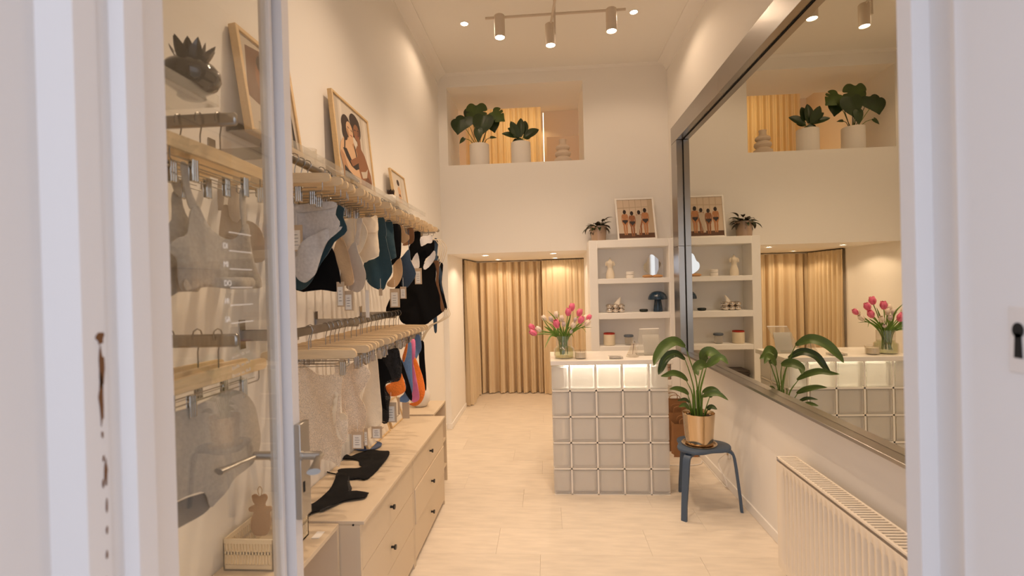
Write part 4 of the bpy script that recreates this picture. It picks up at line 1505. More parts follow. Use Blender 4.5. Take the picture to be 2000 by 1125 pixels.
slab(ts, 'acrylic_back', M_ACRYL, (.690, 3.86, CT), (.845, 3.86, CT), (.742, 3.98, CT + .195), .004)
slab(ts, 'acrylic_lip', M_WHITE, (.742, 3.982, CT + .193), (.897, 3.982, CT + .196), (.742, 3.984, CT + .199), .003)
slab(ts, 'screen', mat('pale_screen', (206, 202, 198), .12), (.755, 3.87, CT + .006), (.880, 3.87, CT + .006), (.752, 3.925, CT + .155), .006)
slab(ts, 'acrylic_front', M_ACRYL, (.752, 3.845, CT), (.885, 3.845, CT), (.749, 3.90, CT + .158), .003)
MB().box(.70, .89, 3.84, 3.98, CT, CT + .004).build('base_plate', M_ACRYL, ts)

# ================================================================== FLOOR CORNER: BAGS, CABLE, SOCKET
def paper_bag(x0, x1, y0, y1, h, label, seed):
    rd = random.Random(seed)
    t = thing('paper_bag', label, 'paper bag', ((x0 + x1) / 2, (y0 + y1) / 2, 0), group='kraft bags behind the stool')
    m = MB()
    cx, cy = (x0 + x1) / 2, (y0 + y1) / 2
    prof = [(0, 1), (.1, 1.0), (h * .45, .99), (h * .8, .97), (h, .98)]
    ring = [(x0, y0), (x0 + (x1 - x0) * .33, y0), (x0 + (x1 - x0) * .66, y0), (x1, y0), (x1, cy), (x1, y1), (cx, y1), (x0, y1), (x0, cy)]
    vs, fs = [], []
    n = len(ring)
    for z, s_ in prof:
        for i, (x, y) in enumerate(ring):
            fold = -.018 if i in (4, 8) else 0
            vs.append((cx + (x - cx) * s_ + (fold if x > cx else -fold) + rd.uniform(-.004, .004), cy + (y - cy) * s_ + rd.uniform(-.004, .004), z + (rd.uniform(-.006, .006) if z else 0)))
    for i in range(len(prof) - 1):
        for j in range(n):
            fs.append((i * n + j, i * n + (j + 1) % n, (i + 1) * n + (j + 1) % n, (i + 1) * n + j))
    fs.append(tuple(range(n))[::-1])
    m.add(vs, fs).build('bag_body', M_KRAFT, t, sharp=15)
    hm = MB()
    for yy in (y0 + .004, y1 - .004):
        hm.tube(smooth_path([(cx - .05, yy, h - .03), (cx - .048, yy, h + .035), (cx, yy - .008, h + .055), (cx + .048, yy, h + .035), (cx + .05, yy, h - .03)], 4), .0035, 6)
    hm.build('handle', M_KRAFT, t)
    return t


paper_bag(1.12, 1.335, 4.47, 4.57, .30, 'front kraft paper bag standing behind the blue stool', 1)
paper_bag(1.10, 1.33, 4.62, 4.72, .37, 'middle kraft paper bag in the row behind the stool', 2)
paper_bag(1.10, 1.33, 4.78, 4.89, .44, 'rearmost kraft paper bag in front of the bookcase', 3)
sk = U(1424, 884, X=XR)
so2 = thing('wall_socket', 'small white wall socket low on the right wall', 'socket', (XR, sk.y, sk.z))
MB().box(XR - .012, XR, sk.y - .038, sk.y + .038, sk.z - .038, sk.z + .038, bev=.004).build('cover_plate', M_WHITE, so2)
MB().lathe([(.020, 0), (.020, .002), (.001, .0025)], (0, 0, 0), 18).build('socket_well', M_TAGC, so2, world=False).rotation_euler = (0, R(-90), 0)
so2.children[1].location = (-.013, 0, 0)
cp = [U(1290, 908, Z=.006), U(1340, 909, Z=.006), U(1368, 906, Z=.006), Vector((1.335, 4.36, .006)), U(1400, 924, Z=.006), U(1424, 950, Z=.006)]
cp = [Vector((min(p.x, 1.337), p.y, .006)) for p in cp] + [Vector((1.338, 3.80, .05)), Vector((1.325, 3.93, .15)), Vector((1.335, sk.y + .02, sk.z - .02)), Vector((XR - .014, sk.y, sk.z))]
tag(MB().tube(smooth_path(cp, 6), .0042, 6).build('power_cable', M_WHITE), 'white power cable running along the floor to the wall socket', 'cable')

# ================================================================== CHESTS AND BENCH ON THE LEFT
CFX, CBX, CH = -.787, XL + .004, .648


def chest(y0, y1, label):
    t = thing('chest_of_drawers', label, 'chest of drawers', ((CFX + CBX) / 2, (y0 + y1) / 2, 0), group='greige chests of drawers')
    MB().box(CBX, CFX + .018, y0, y1 - .0015, CH - .016, CH, bev=.0015).build('top_board', M_CHEST, t)
    for a in (y0, y1 - .0185):
        MB().box(CBX, CFX, a, a + .017, 0, CH - .0165).build('side_panel', M_CHEST, t)
    MB().box(CBX, CFX - .025, y0 + .0175, y1 - .019, .03, .06).build('plinth', M_CHEST, t)
    MB().box(CBX, CBX + .006, y0 + .0175, y1 - .019, .06, CH - .017).build('back_panel', M_CHEST, t)
    zz_ = [(.437, CH - .0205), (.236, .434), (.035, .233)]
    for k, (a, c) in enumerate(zz_):
        o = .006 if (k == 1 and y0 > 2.5) else 0
        d = MB().box(CFX - .34, CFX + .0 + o, y0 + .019, y1 - .020, a, c, bev=.001)
        d = d.build('drawer', M_CHEST, t)
        ym, zm = (y0 + y1) / 2 - .01, (a + c) / 2
        kn = MB()
        kn.tube([(CFX + o, ym, zm), (CFX + .014 + o, ym, zm), (CFX + .016 + o, ym, zm), (CFX + .024 + o, ym, zm)], [.006, .006, .012, .012], 16)
        kn.build('knob', M_BLACK, d)
    return t


c1 = chest(1.925, 2.705, 'near greige chest of drawers with black lace on top')
c2 = chest(2.708, 3.515, 'far greige chest of drawers with the blue dish on top')
MB().tube([(-.815, 1.9255, .632), (-.815, 1.9235, .632)], .0045, 10).build('screw_cap', M_BLACK, c1)
# third: open shoe rack
rk = thing('open_rack', 'greige open shelf rack standing beyond the far chest', 'shelf rack', (-1.0, 3.74, 0))
RKX = -.858
MB().box(CBX, RKX, 3.53, 3.955, .640, .657, bev=.0015).build('top_board', M_CHEST, rk)
for a in (3.53, 3.937):
    MB().box(CBX, RKX, a, a + .018, 0, .640).build('side_panel', M_CHEST, rk)
for z in (.13, .34):
    MB().box(CBX, RKX - .002, 3.548, 3.937, z, z + .016).build('shelf', M_CHEST, rk)
# open bench towards the door
bn = thing('open_bench', 'greige open bench unit between the door and the chests', 'bench', (-1.0, 1.55, 0))
BNX = -.874
MB().box(CBX, BNX, 1.03, 1.921, .622, .640, bev=.0015).build('top_board', M_CHEST, bn)
for a in (1.03, 1.902):
    MB().box(CBX, BNX, a, a + .018, 0, .622).build('side_panel', M_CHEST, bn)
MB().box(CBX, CBX + .008, 1.048, 1.902, .05, .622).build('back_panel', M_CHEST, bn)
MB().box(CBX, BNX - .01, 1.048, 1.902, .05, .068).build('shelf', M_CHEST, bn)
# things on the bench
cr = thing('plastic_crate', 'cream slotted plastic crate on the bench behind the door glass', 'crate', (-1.05, 1.7, .64))
M_CRATE = mat('cream_plastic', (228, 212, 180), .45)
x0, x1, y0, y1, z0, z1 = -1.135, -.955, 1.585, 1.83, .6405, .75
m = MB().box(x0, x1, y0, y1, z0, z0 + .006)
m.build('crate_floor', M_CRATE, cr)
for nm, a in (('crate_wall', (x0, x1, y0, y0 + .006)), ('crate_wall', (x0, x1, y1 - .006, y1)), ('crate_wall', (x0, x0 + .006, y0, y1)), ('crate_wall', (x1 - .006, x1, y0, y1))):
    w_ = MB()
    ax, bx_, cy, dy = a
    w_.box(ax, bx_, cy, dy, z1 - .018, z1, bev=.002)
    w_.box(ax, bx_, cy, dy, z0, z0 + .022)
    w_.box(ax, bx_, cy, dy, z0 + .055, z0 + .066)
    L = (bx_ - ax) if (bx_ - ax) > (dy - cy) else (dy - cy)
    kk = int(L / .011)
    for i in range(kk + 1):
        if (bx_ - ax) > (dy - cy):
            p = ax + (L - .005) * i / kk
            w_.box(p, p + .005, cy, dy, z0 + .02, z1 - .016)
        else:
            p = cy + (L - .005) * i / kk
            w_.box(ax, bx_, p, p + .005, z0 + .02, z1 - .016)
    w_.build(nm, M_CRATE, cr)
fy = 1.72
fl_ = thing('felt_pouch', 'tan bear shaped felt pouch with a loop, in the crate', 'pouch', (-1.06, fy, .65))
FP = [(500, 975), (510, 968), (520, 967), (523, 973), (519, 984), (524, 992), (530, 995), (529, 1004), (522, 1008), (528, 1020), (530, 1036), (522, 1050), (508, 1052), (497, 1050), (492, 1036), (494, 1018), (498, 1008), (488, 1000), (487, 992), (496, 988), (497, 980), (492, 974), (494, 966), (500, 967)]
FP = [(493, 967), (500, 966), (505, 970), (512, 966), (519, 966), (522, 973), (518, 983), (519, 989), (528, 989), (532, 995), (527, 1001), (529, 1015), (528, 1028), (522, 1043), (510, 1046), (497, 1043), (491, 1030), (492, 1012), (496, 1000), (488, 998), (487, 991), (494, 987), (498, 985), (494, 978)]
q2 = [(U(x, y, Y=fy).x, U(x, y, Y=fy).z) for x, y in FP]
MB().poly(q2, lambda u, v, o_: Vector((u, fy + o_, v)), step=.012, thick=.006, amp=.001, puff=.010, seed=5).build('felt_body', mat('tan_felt', (168, 130, 92), .95, bump=.3, scale=200), fl_)
lpz = max(v for u, v in q2)
lpx = U(508, 968, Y=fy).x
MB().tube(smooth_path([(lpx - .004, fy, lpz - .004), (lpx - .008, fy, lpz + .018), (lpx, fy, lpz + .03), (lpx + .008, fy, lpz + .018), (lpx + .004, fy, lpz - .004)], 4), .0018, 6).build('loop', M_TAGC, fl_)
tag(MB().box(-1.13, -.90, 1.22, 1.52, .6405, .655, bev=.003).build('paper_stack', mat('cream_paper', (236, 226, 204), .8)), 'cream stack of tissue paper lying before the crate', 'paper stack')
tag(MB().box(-.93, -.90, 1.80, 1.85, .6405, .643).build('price_card', M_WHITE), 'little white price card on the bench edge', 'card')

# ---- things on the chests
ZT = CH + .0005


def flat_cloth(name, label, cat, px, m, trim=None, group=None, z=ZT + .003, amp=.002, thick=.004):
    q = [U(x, y, Z=z) for x, y in px]
    t = thing(name, label, cat, (sum(p.x for p in q) / len(q), sum(p.y for p in q) / len(q), ZT), group=group)
    MB().poly([(p.x, p.y) for p in q], lambda u, v, o_: Vector((u, v, z + .004 + o_)), step=.016, thick=thick, amp=amp, freq=60, seed=3, puff=.001).build('fabric', m, t)
    return t


M_BLACKF = mat('black_velvet_jersey', (9, 8, 9), .9, sheen=.04, spec=.2, bump=.15, scale=120)
M_LACEB = lace('black_lace', (8, 7, 8), .6, 150)


def c6(*pts):
    return [(590 + a / 6.62, 840 + c / 6.62) for a, c in pts]


br = flat_cloth('black_bralette', 'black bralette lying flat on the near chest', 'bralette', c6((545, 345), (590, 335), (640, 350), (740, 300), (900, 262), (1050, 285), (1125, 285), (1120, 340), (1040, 450), (850, 635), (720, 640), (600, 640), (590, 590), (480, 570), (470, 530), (600, 505), (700, 500), (780, 480), (740, 450), (730, 400), (640, 385), (545, 385)), M_BLACKF)
MB().tube(smooth_path([U(x, y, Z=ZT + .005) for x, y in c6((560, 350), (420, 420), (300, 485), (320, 540), (470, 575))], 5), .003, 6).build('strap', M_BLACKF, br)
th_ = flat_cloth('black_thong', 'black lace thong lying at the front of the near chest', 'thong', c6((450, 560), (590, 590), (585, 690), (600, 760), (640, 795), (845, 815), (850, 830), (800, 885), (560, 920), (430, 970), (330, 1000), (270, 1030), (130, 1080), (100, 1105), (25, 1060), (30, 1010), (150, 960), (280, 850), (380, 740), (430, 640)), M_BLACKF, z=ZT + .006)
lc = MB()
lp2 = [U(x, y, Z=ZT + .008) for x, y in c6((590, 600), (600, 700), (620, 770), (560, 860), (470, 935), (350, 995), (240, 1045))]
ps = smooth_path(lp2, 8)
for i in range(0, len(ps) - 1):
    lc.ell(ps[i] + Vector((0, 0, .001)), (.009, .009, .0016), 8, m=4)
lc.build('scalloped_trim', M_LACEB, th_)
dc = U(719, 873, Z=ZT)
dd = thing('blue_dish', 'round speckled blue tray on the far chest', 'tray', (dc.x, dc.y, ZT))
MB().lathe([(.070, 0), (.078, .003), (.081, .010), (.078, .011), (.070, .006), (.001, .005)], (dc.x, dc.y, ZT), 36).build('dish_body', mat('speckled_blue', (62, 84, 124), .5, var=.3, vscale=120), dd)
MB().tube([(dc.x - .01, dc.y - .03, ZT + .004), (dc.x - .01, dc.y - .03, ZT + .055)], .003, 6).build('post', mat('speckled_blue', (62, 84, 124), .5), dd)
# prints leaning on the wall behind the chests
PM2 = [mat('print_cream', (232, 222, 206), .7), mat('print_grey', (176, 160, 142), .7)]
picture_frame('leaning_print', 'low oak framed white print leaning behind the near hanging clothes', [(XL + .10, 2.76, ZT), (XL + .10, 3.16, ZT), (XL + .045, 2.76, ZT + .20)], .014, .010, M_FRAMEW, [(1, [(.2, .2), (.8, .2), (.8, .24), (.2, .24)])], PM2)
picture_frame('leaning_print', 'small oak framed print leaning further along the far chest', [(XL + .10, 3.20, ZT), (XL + .10, 3.46, ZT), (XL + .05, 3.20, ZT + .17)], .014, .010, M_FRAMEW, [(1, [(.2, .2), (.8, .2), (.8, .24), (.2, .24)])], PM2)
vq = U(821, 793, Z=.657)
tag(MB().lathe([(.040, 0), (.050, .004), (.075, .04), (.082, .08), (.072, .13), (.045, .175), (.034, .20), (.038, .215), (.034, .214), (.03, .195), (.04, .17), (.001, .16)], (vq.x, vq.y, .6572), 32).build('round_vase', M_POTW), 'round white vase on the open rack behind the orange bras', 'vase')

# ================================================================== CLOTHES RAILS
RLX = -.93
ZU, ZL = 2.09, 1.443


def rail_along(name, label, y0, y1, z):
    t = thing(name, label, 'clothes rail', (RLX, (y0 + y1) / 2, z), group='rails along the left wall')
    (MB().tube([(RLX, y0, z), (RLX, y1, z)], .0155, 16) if z > 1.8 else MB().box(RLX - .008, RLX + .008, y0, y1, z - .017, z + .017, bev=.004, seg=2)).build('rail_bar', mat('rail_steel', (146, 142, 136), .3, 1), t)
    k = 3
    for i in range(k):
        y = y0 + .06 + (y1 - y0 - .12) * i / (k - 1)
        MB().box(XL, RLX - .007, y - .006, y + .006, z - .03, z + .012, bev=.002).build('bracket_arm', M_STEEL, t)
        MB().box(XL, XL + .004, y - .018, y + .018, z - .06, z + .05, bev=.001).build('bracket_plate', M_STEEL, t)
    return t


rail_along('clothes_rail', 'upper steel rail packed with clip hangers', 1.56, 4.15, ZU)
rail_along('clothes_rail', 'lower steel rail above the chests of drawers', 1.70, 3.0, ZL)


def rail_across(label, y, z, x1):
    t = thing('clothes_rail', label, 'clothes rail', (XL, y, z), group='short rails behind the door')
    MB().box(XL, x1, y - .008, y + .008, z - .017, z + .017, bev=.005).build('rail_bar', M_STEEL, t)
    MB().box(XL, XL + .004, y - .03, y + .03, z - .06, z + .06).build('bracket_plate', M_STEEL, t)
    return t


rail_across('short upper rail sticking out from the wall behind the door glass', 1.22, 2.055, -.80)
rail_across('short lower rail sticking out from the wall behind the door glass', 1.20, 1.475, -.80)


def hanger_proto(clip, half=.185, label='', drop=.09, white=False):
    t = thing('clip_hanger', label, 'hanger', (0, 0, 0))
    # wood bar, local x along the bar; z=0 is the rail centre
    w = MB()
    pts = []
    zt_, zb_ = -drop + .014, -drop - .018
    for s1 in (-1, 1):
        pass
    prof = [(-half, zb_ + .010), (-half + .004, zb_ + .003), (-half + .014, zb_), (half - .014, zb_), (half - .004, zb_ + .003), (half, zb_ + .010), (half, zt_ - .012), (half - .004, zt_ - .004), (half - .014, zt_), (.03, zt_ + .004), (-.03, zt_ + .004), (-half + .014, zt_), (-half + .004, zt_ - .004), (-half, zt_ - .012)]
    w.prism(prof, -.0065, .0065, 'y')
    w.build('wooden_bar', M_WOODP, t)
    h = MB()
    R0 = .0185
    pth = [(0, 0, zt_), (0, 0, -.040)] + [(.0 + R0 * math.sin(a) * 1.0 - 0, 0, .0 + R0 * math.cos(a) + .002) for a in [R(160), R(130), R(90), R(45), R(0), R(-45), R(-90), R(-120)]]
    h.tube(pth, .0017, 6)
    h.build('hook', M_WIRE, t)
    wr = MB()
    zw = zb_ - .030
    wr.tube([(-half + .03, 0, zb_ + .004), (-half + .03, 0, zw + .006), (-half + .036, 0, zw), (half - .036, 0, zw), (half - .03, 0, zw + .006), (half - .03, 0, zb_ + .004)], .0016, 6)
    wr.tube([(-half + .05, 0, zw + .012), (half - .05, 0, zw + .012)], .0012, 5)
    wr.build('wire_bar', M_WIRE, t)
    for s1 in (-1, 1):
        x = s1 * clip
        c = MB()
        c.box(x - .012, x + .012, .003, .0055, zw - .036, zw + .018, bev=.001).box(x - .012, x + .012, -.0055, -.003, zw - .036, zw + .018, bev=.001)
        for q in (-.007, 0, .007):
            c.box(x + q - .0016, x + q + .0016, -.0072, -.005, zw - .034, zw + .016)
        c.tube([(x - .012, 0, zw + .003), (x + .012, 0, zw + .003)], .0035, 8)
        c.build('clip', M_CHROME, t)
    return t


def hangers(proto, ys, z, labels, group, x=RLX, seed=0):
    rd = random.Random(seed)
    for i, y in enumerate(ys):
        o = proto if i == 0 else copy_tree(proto)
        o.location = (x + rd.uniform(-.012, .012), y, z)
        o.rotation_euler = (0, 0, R(rd.uniform(-3.5, 3.5)))
        o['label'] = labels(i)
        o['group'] = group


UY = [1.66, 1.74, 1.80, 1.84, 1.90, 1.95, 2.0, 2.04, 2.09, 2.14, 2.20, 2.28, 2.35, 2.42, 2.50, 2.55, 2.60, 2.65, 2.70, 2.75, 2.80, 2.86, 2.92, 2.96, 3.01, 3.06, 3.12, 3.18, 3.24, 3.29]
UCARRY = {1.84: 'grey brief nearest the door', 1.90: 'deep teal brief', 1.95: 'wide black brief', 2.0: 'tan bralette cup', 2.04: 'sand grey bralette', 2.09: 'cream bralette', 2.20: 'cream high waist brief', 2.35: 'folded teal bralette', 2.50: 'second teal bralette', 2.60: 'narrow black brief', 2.65: 'low tan cup', 2.70: 'knotted tan brief', 2.75: 'petrol blue cup', 2.80: 'dark brown brief', 2.96: 'black halter top', 3.12: 'velvet bodysuit', 3.29: 'last petrol bodysuit'}
UCARRY = {k_: 'upper wooden clip hanger carrying the ' + v_ for k_, v_ in UCARRY.items()}
LCARRY = {1.86: 'second of the cream lace', 2.0: 'cream lace slip', 2.16: 'off white shorts', 2.35: 'black lace bra', 2.44: 'orange bra cup', 2.50: 'strappy black bra', 2.56: 'powder blue bra', 2.61: 'bright pink bra', 2.71: 'large orange bra', 2.78: 'denim blue brief', 2.95: 'last black slip'}
LCARRY = {k_: 'lower wooden clip hanger carrying the ' + v_ for k_, v_ in LCARRY.items()}
LCARRY[1.86] = 'second wooden clip hanger on the lower rail, behind the cream lace'
hp1 = hanger_proto(.068, label='x')
hangers(hp1, UY, ZU, lambda i: 'nearest wooden clip hanger on the upper rail, carrying the sand camisole' if i == 0 else UCARRY.get(UY[i], 'pale wooden clip hanger without visible clothes in the packed upper row'), 'upper rail hangers', seed=1)
LY_ = [1.80, 1.86, 1.95, 2.0, 2.05, 2.09, 2.16, 2.22, 2.27, 2.35, 2.40, 2.44, 2.50, 2.56, 2.61, 2.66, 2.71, 2.78, 2.84, 2.90, 2.95]
hp2 = hanger_proto(.13, label='x')
hangers(hp2, LY_, ZL, lambda i: 'nearest wooden clip hanger on the lower rail, above the cream lace' if i == 0 else LCARRY.get(LY_[i], 'pale wooden clip hanger without visible clothes in the lower row'), 'lower rail hangers', x=RLX, seed=2)
# hangers behind the door glass (parallel to the wall)
hp3 = hanger_proto(.10, half=.205, label='x', drop=.10)
for i, (x, z, y, lb_) in enumerate([(-.85, 2.055, 1.222, 'foremost wooden hanger behind the door glass, above the grey bra'), (-.90, 2.055, 1.215, 'second wooden hanger behind the door glass on the upper short rail'), (-.96, 2.055, 1.22, 'third wooden hanger behind the door glass on the upper short rail'), (-1.03, 2.055, 1.215, 'hanger closest to the wall on the upper short rail'), (-.86, 1.485, 1.205, 'foremost wooden hanger on the lower short rail, above the grey brief'), (-.92, 1.485, 1.21, 'second wooden hanger on the lower short rail'), (-.99, 1.485, 1.20, 'hanger closest to the wall on the lower short rail')]):
    o = hp3 if i == 0 else copy_tree(hp3)
    o.location = (x, y, z)
    o.rotation_euler = (0, 0, R(90))
    o['label'] = lb_
    o['group'] = 'hangers behind the door glass'

# ================================================================== GARMENTS
def fab(n, rgb, **k):
    return mat('cloth_' + n, rgb, .85, sheen=.25, bump=.22, scale=k.get('scale', 160), var=k.get('var', .05), vscale=k.get('vscale', 50))


F_GREY = fab('heather_grey', (196, 192, 188), var=.13, vscale=90)
F_GREYD = fab('shadow_grey', (172, 164, 154), var=.13, vscale=90)
F_TEAL = fab('deep_teal', (30, 62, 72))
F_NAVY = fab('petrol_navy', (44, 66, 88))
F_BLACK = M_BLACKF
F_TAN = fab('tan', (198, 162, 120))
F_SAND = fab('sand_grey', (196, 180, 160))
F_CREAM = fab('cream', (232, 214, 184))
F_BROWN = fab('brown', (128, 88, 54))
F_WHITE = fab('white', (234, 228, 220))
F_ORANGE = fab('orange', (236, 124, 36), var=.2, vscale=160)
F_PINK = fab('pink', (232, 122, 158))
F_BLUE = fab('denim_blue', (96, 126, 164), var=.12, vscale=120)
F_MINT = fab('pale_blue', (150, 172, 176))
F_LACEC = lace('cream_lace', (232, 212, 184), .45, 190)


def c4(*p):
    return [(540 + a / 3.75, 380 + c / 3.75) for a, c in p]


def c5(*p):
    return [(540 + a / 3.75, 580 + c / 3.75) for a, c in p]


GI = [0]


def garment(name, label, cat, px, m, Y=None, X=None, group=None, tag_px=None, extra=(), amp=.0095, thick=.003, freq=38, puff=0, lab=True, step=.015):
    """cloth piece hanging in the plane Y= (or X=); extra: (part name, outline, material, shift towards the viewer)"""
    GI[0] += 1
    pl = lambda a, c, s_=0: U(a, c, Y=Y - s_) if Y is not None else U(a, c, X=X + s_)
    q = [pl(*p) for p in px]
    top = max(q, key=lambda p: p.z)
    t = thing(name, label, cat, top, group=group)

    def panel(nm, pts, mm, s_=0, th=thick, am=amp, sd=0):
        w = [pl(a, c, s_) for a, c in pts]
        if Y is not None:
            uv = [(p.x, p.z) for p in w]
            f = lambda u, v, o_: Vector((u, Y - s_ + o_, v))
        else:
            uv = [(p.y, p.z) for p in w]
            f = lambda u, v, o_: Vector((X + s_ + o_, u, v))
        return MB().poly(uv, f, step=step, thick=th, amp=am, freq=freq, seed=GI[0] * 7 + sd, puff=puff).build(nm, mm, t, sharp=70)
    panel('fabric', px, m)
    if Y is not None:
        hz_ = (ZU if top.z > 1.5 else ZL) - .172
    else:
        hz_ = (2.055 if top.z > 1.45 else 1.485) - .182
    allz = max([top.z] + [pl(*p, e[3]).z for e in extra for p in e[1]])
    if hz_ - allz > .012:
        MB().tube([(top.x, top.y, top.z - .01), (top.x, top.y, hz_ + .02)], .0022, 5).build('hanging_loop', m, t)
    for i, (nm, pts, mm, s_) in enumerate(extra):
        panel(nm, pts, mm, s_, sd=i + 1)
    for i, tp in enumerate(tag_px or []):
        (a0, c0, a1, c1), s_ = tp[:4], tp[4]
        A, B = pl(a0, c0, s_), pl(a1, c1, s_)
        kraft = tp[5] if len(tp) > 5 else True
        tg = MB()
        if Y is not None:
            tg.box(min(A.x, B.x), max(A.x, B.x), Y - s_ - .0008, Y - s_ + .0008, min(A.z, B.z), max(A.z, B.z))
        else:
            tg.box(X + s_ - .0008, X + s_ + .0008, min(A.y, B.y), max(A.y, B.y), min(A.z, B.z), max(A.z, B.z))
        tgo = tg.build('swing_tag', M_TAGC if kraft else M_TAGW, t)
        if lab and Y is not None:
            w, h = abs(B.x - A.x), abs(B.z - A.z)
            xa, za = min(A.x, B.x), min(A.z, B.z)
            MB().box(xa + w * .12, xa + w * .80, Y - s_ - .0014, Y - s_ - .0009, za + h * .06, za + h * .80).build('tag_label', M_TAGW, tgo)
            ik = MB()
            for r_ in range(4):
                zz_ = za + h * (.62 - .13 * r_)
                ik.box(xa + w * (.30 - .04 * (r_ % 2)), xa + w * (.60 + .06 * (r_ % 2)), Y - s_ - .0017, Y - s_ - .0015, zz_, zz_ + .0018)
            ik.build('tag_print', M_INK, tgo)
        cd = MB()
        if Y is not None:
            xm, zt2 = (A.x + B.x) / 2, max(A.z, B.z)
            cd.tube([(xm, Y - s_, zt2 - .004), (xm, Y - s_ + .001, zt2 + .05)], .0008, 5)
        else:
            ym, zt2 = (A.y + B.y) / 2, max(A.z, B.z)
            cd.tube([(X + s_, ym, zt2 - .004), (X + s_ - .002, ym, zt2 + .05)], .0008, 5)
        cd.build('tag_cord', M_TAGW, tgo)
    return t


def T4(a0, c0, a1, c1, s_, k=True):
    return (540 + a0 / 3.75, 380 + c0 / 3.75, 540 + a1 / 3.75, 380 + c1 / 3.75, s_, k)


def T5(a0, c0, a1, c1, s_, k=True):
    return (540 + a0 / 3.75, 580 + c0 / 3.75, 540 + a1 / 3.75, 580 + c1 / 3.75, s_, k)


GU = 'underwear on the upper rail'
GLW = 'lingerie on the lower rail'
garment('high_waist_brief', 'heather grey high waist brief, nearest on the upper rail', 'brief', c4((20, 85), (160, 72), (425, 55), (442, 150), (475, 225), (390, 320), (325, 425), (303, 520), (285, 590), (232, 638), (190, 642), (150, 605), (136, 540), (120, 460), (60, 330), (10, 250)), F_GREY, Y=1.84, group=GU,
        extra=[('gusset', c4((205, 345), (330, 265), (470, 232), (392, 318), (327, 425), (305, 520), (285, 588), (232, 634), (192, 638), (152, 602), (140, 540), (150, 470)), F_GREY, .006), ('waistband', c4((20, 85), (160, 72), (425, 55), (434, 100), (300, 118), (160, 130), (20, 140)), F_GREY, .004)],
        tag_px=[T4(100, 225, 195, 415, .02)])
garment('brief', 'deep teal brief directly behind the grey one', 'brief', c4((120, 95), (470, 80), (490, 170), (515, 262), (430, 350), (352, 470), (305, 570), (262, 640), (200, 690), (140, 690), (100, 560), (50, 400)), F_TEAL, Y=1.90, group=GU)
garment('brief', 'wide black brief hanging third on the upper rail', 'brief', c4((110, 300), (300, 280), (415, 400), (442, 480), (467, 580), (470, 650), (440, 712), (330, 698), (140, 700), (80, 500)), F_BLACK, Y=1.95, group=GU, tag_px=[T4(440, 640, 500, 822, .0, True), T4(495, 705, 565, 850, -.05, True)])
garment('bralette', 'tan bralette cup between the black brief and sand bralette', 'bralette', c4((440, 340), (470, 310), (510, 400), (545, 520), (567, 605), (562, 660), (510, 668), (475, 650), (466, 560), (425, 440)), F_TAN, Y=2.0, group=GU)
garment('bralette', 'sand grey bralette with a front strap and clip', 'bralette', c4((575, 350), (592, 360), (605, 420), (640, 510), (663, 585), (652, 655), (622, 700), (582, 716), (512, 690), (508, 665), (560, 650), (565, 610), (540, 520), (515, 450), (545, 385)), F_SAND, Y=2.04, group=GU, extra=[('strap', c4((592, 180), (628, 180), (615, 270), (598, 365), (566, 362), (590, 270)), F_SAND, .002)])
garment('bralette', 'cream bralette behind the sand strap', 'bralette', c4((480, 200), (600, 178), (660, 260), (650, 330), (600, 440), (560, 430), (510, 400), (478, 320)), F_CREAM, Y=2.09, group=GU)
garment('high_waist_brief', 'cream high waist brief in the middle of the upper rail', 'brief', c4((625, 178), (690, 165), (725, 150), (741, 240), (738, 285), (750, 380), (748, 450), (700, 468), (640, 500), (612, 450), (560, 380), (600, 300), (620, 260)), F_CREAM, Y=2.20, group=GU, extra=[('waistband', c4((625, 178), (690, 165), (725, 150), (741, 240), (738, 278), (690, 282), (625, 300)), F_CREAM, .004)], tag_px=[T4(650, 700, 682, 900, .0, False)], lab=False)
garment('bralette', 'teal bralette with folded top beside the cream brief', 'bralette', c4((738, 178), (792, 175), (806, 285), (800, 312), (818, 400), (838, 490), (845, 570), (802, 640), (776, 700), (700, 672), (655, 625), (640, 580), (645, 500), (745, 450), (735, 310)), F_TEAL, Y=2.35, group=GU, tag_px=[T4(750, 690, 776, 740, .01)], lab=False)
garment('bralette', 'teal bralette strap panel behind the folded teal one', 'bralette', c4((795, 200), (842, 195), (860, 320), (876, 440), (870, 465), (812, 476), (802, 320)), F_TEAL, Y=2.50, group=GU)
garment('brief', 'black brief between the teal and brown pieces', 'brief', c4((845, 230), (908, 225), (918, 330), (912, 450), (885, 480), (845, 520), (808, 505), (850, 470), (862, 340)), F_BLACK, Y=2.60, group=GU)
garment('bralette', 'tan cup hanging low among the teal pieces', 'bralette', c4((868, 480), (905, 465), (920, 560), (906, 625), (870, 678), (820, 672), (812, 650), (850, 600), (850, 520)), F_TAN, Y=2.65, group=GU, tag_px=[T4(830, 690, 905, 826, .02), T4(905, 675, 952, 762, .01)])
garment('brief', 'tan knotted brief high on the rail beside the black one', 'brief', c4((905, 238), (930, 230), (950, 285), (975, 300), (972, 335), (925, 360), (908, 310)), F_TAN, Y=2.70, group=GU)
garment('bralette', 'petrol blue bralette cup right of the low tan cup', 'bralette', c4((890, 500), (930, 450), (970, 400), (986, 480), (1026, 580), (988, 650), (950, 684), (915, 662), (921, 590)), F_NAVY, Y=2.75, group=GU)
garment('brief', 'dark brown brief next to the black halter top', 'brief', c4((955, 250), (1002, 250), (1006, 335), (970, 365), (925, 372), (955, 310)), F_BROWN, Y=2.80, group=GU)
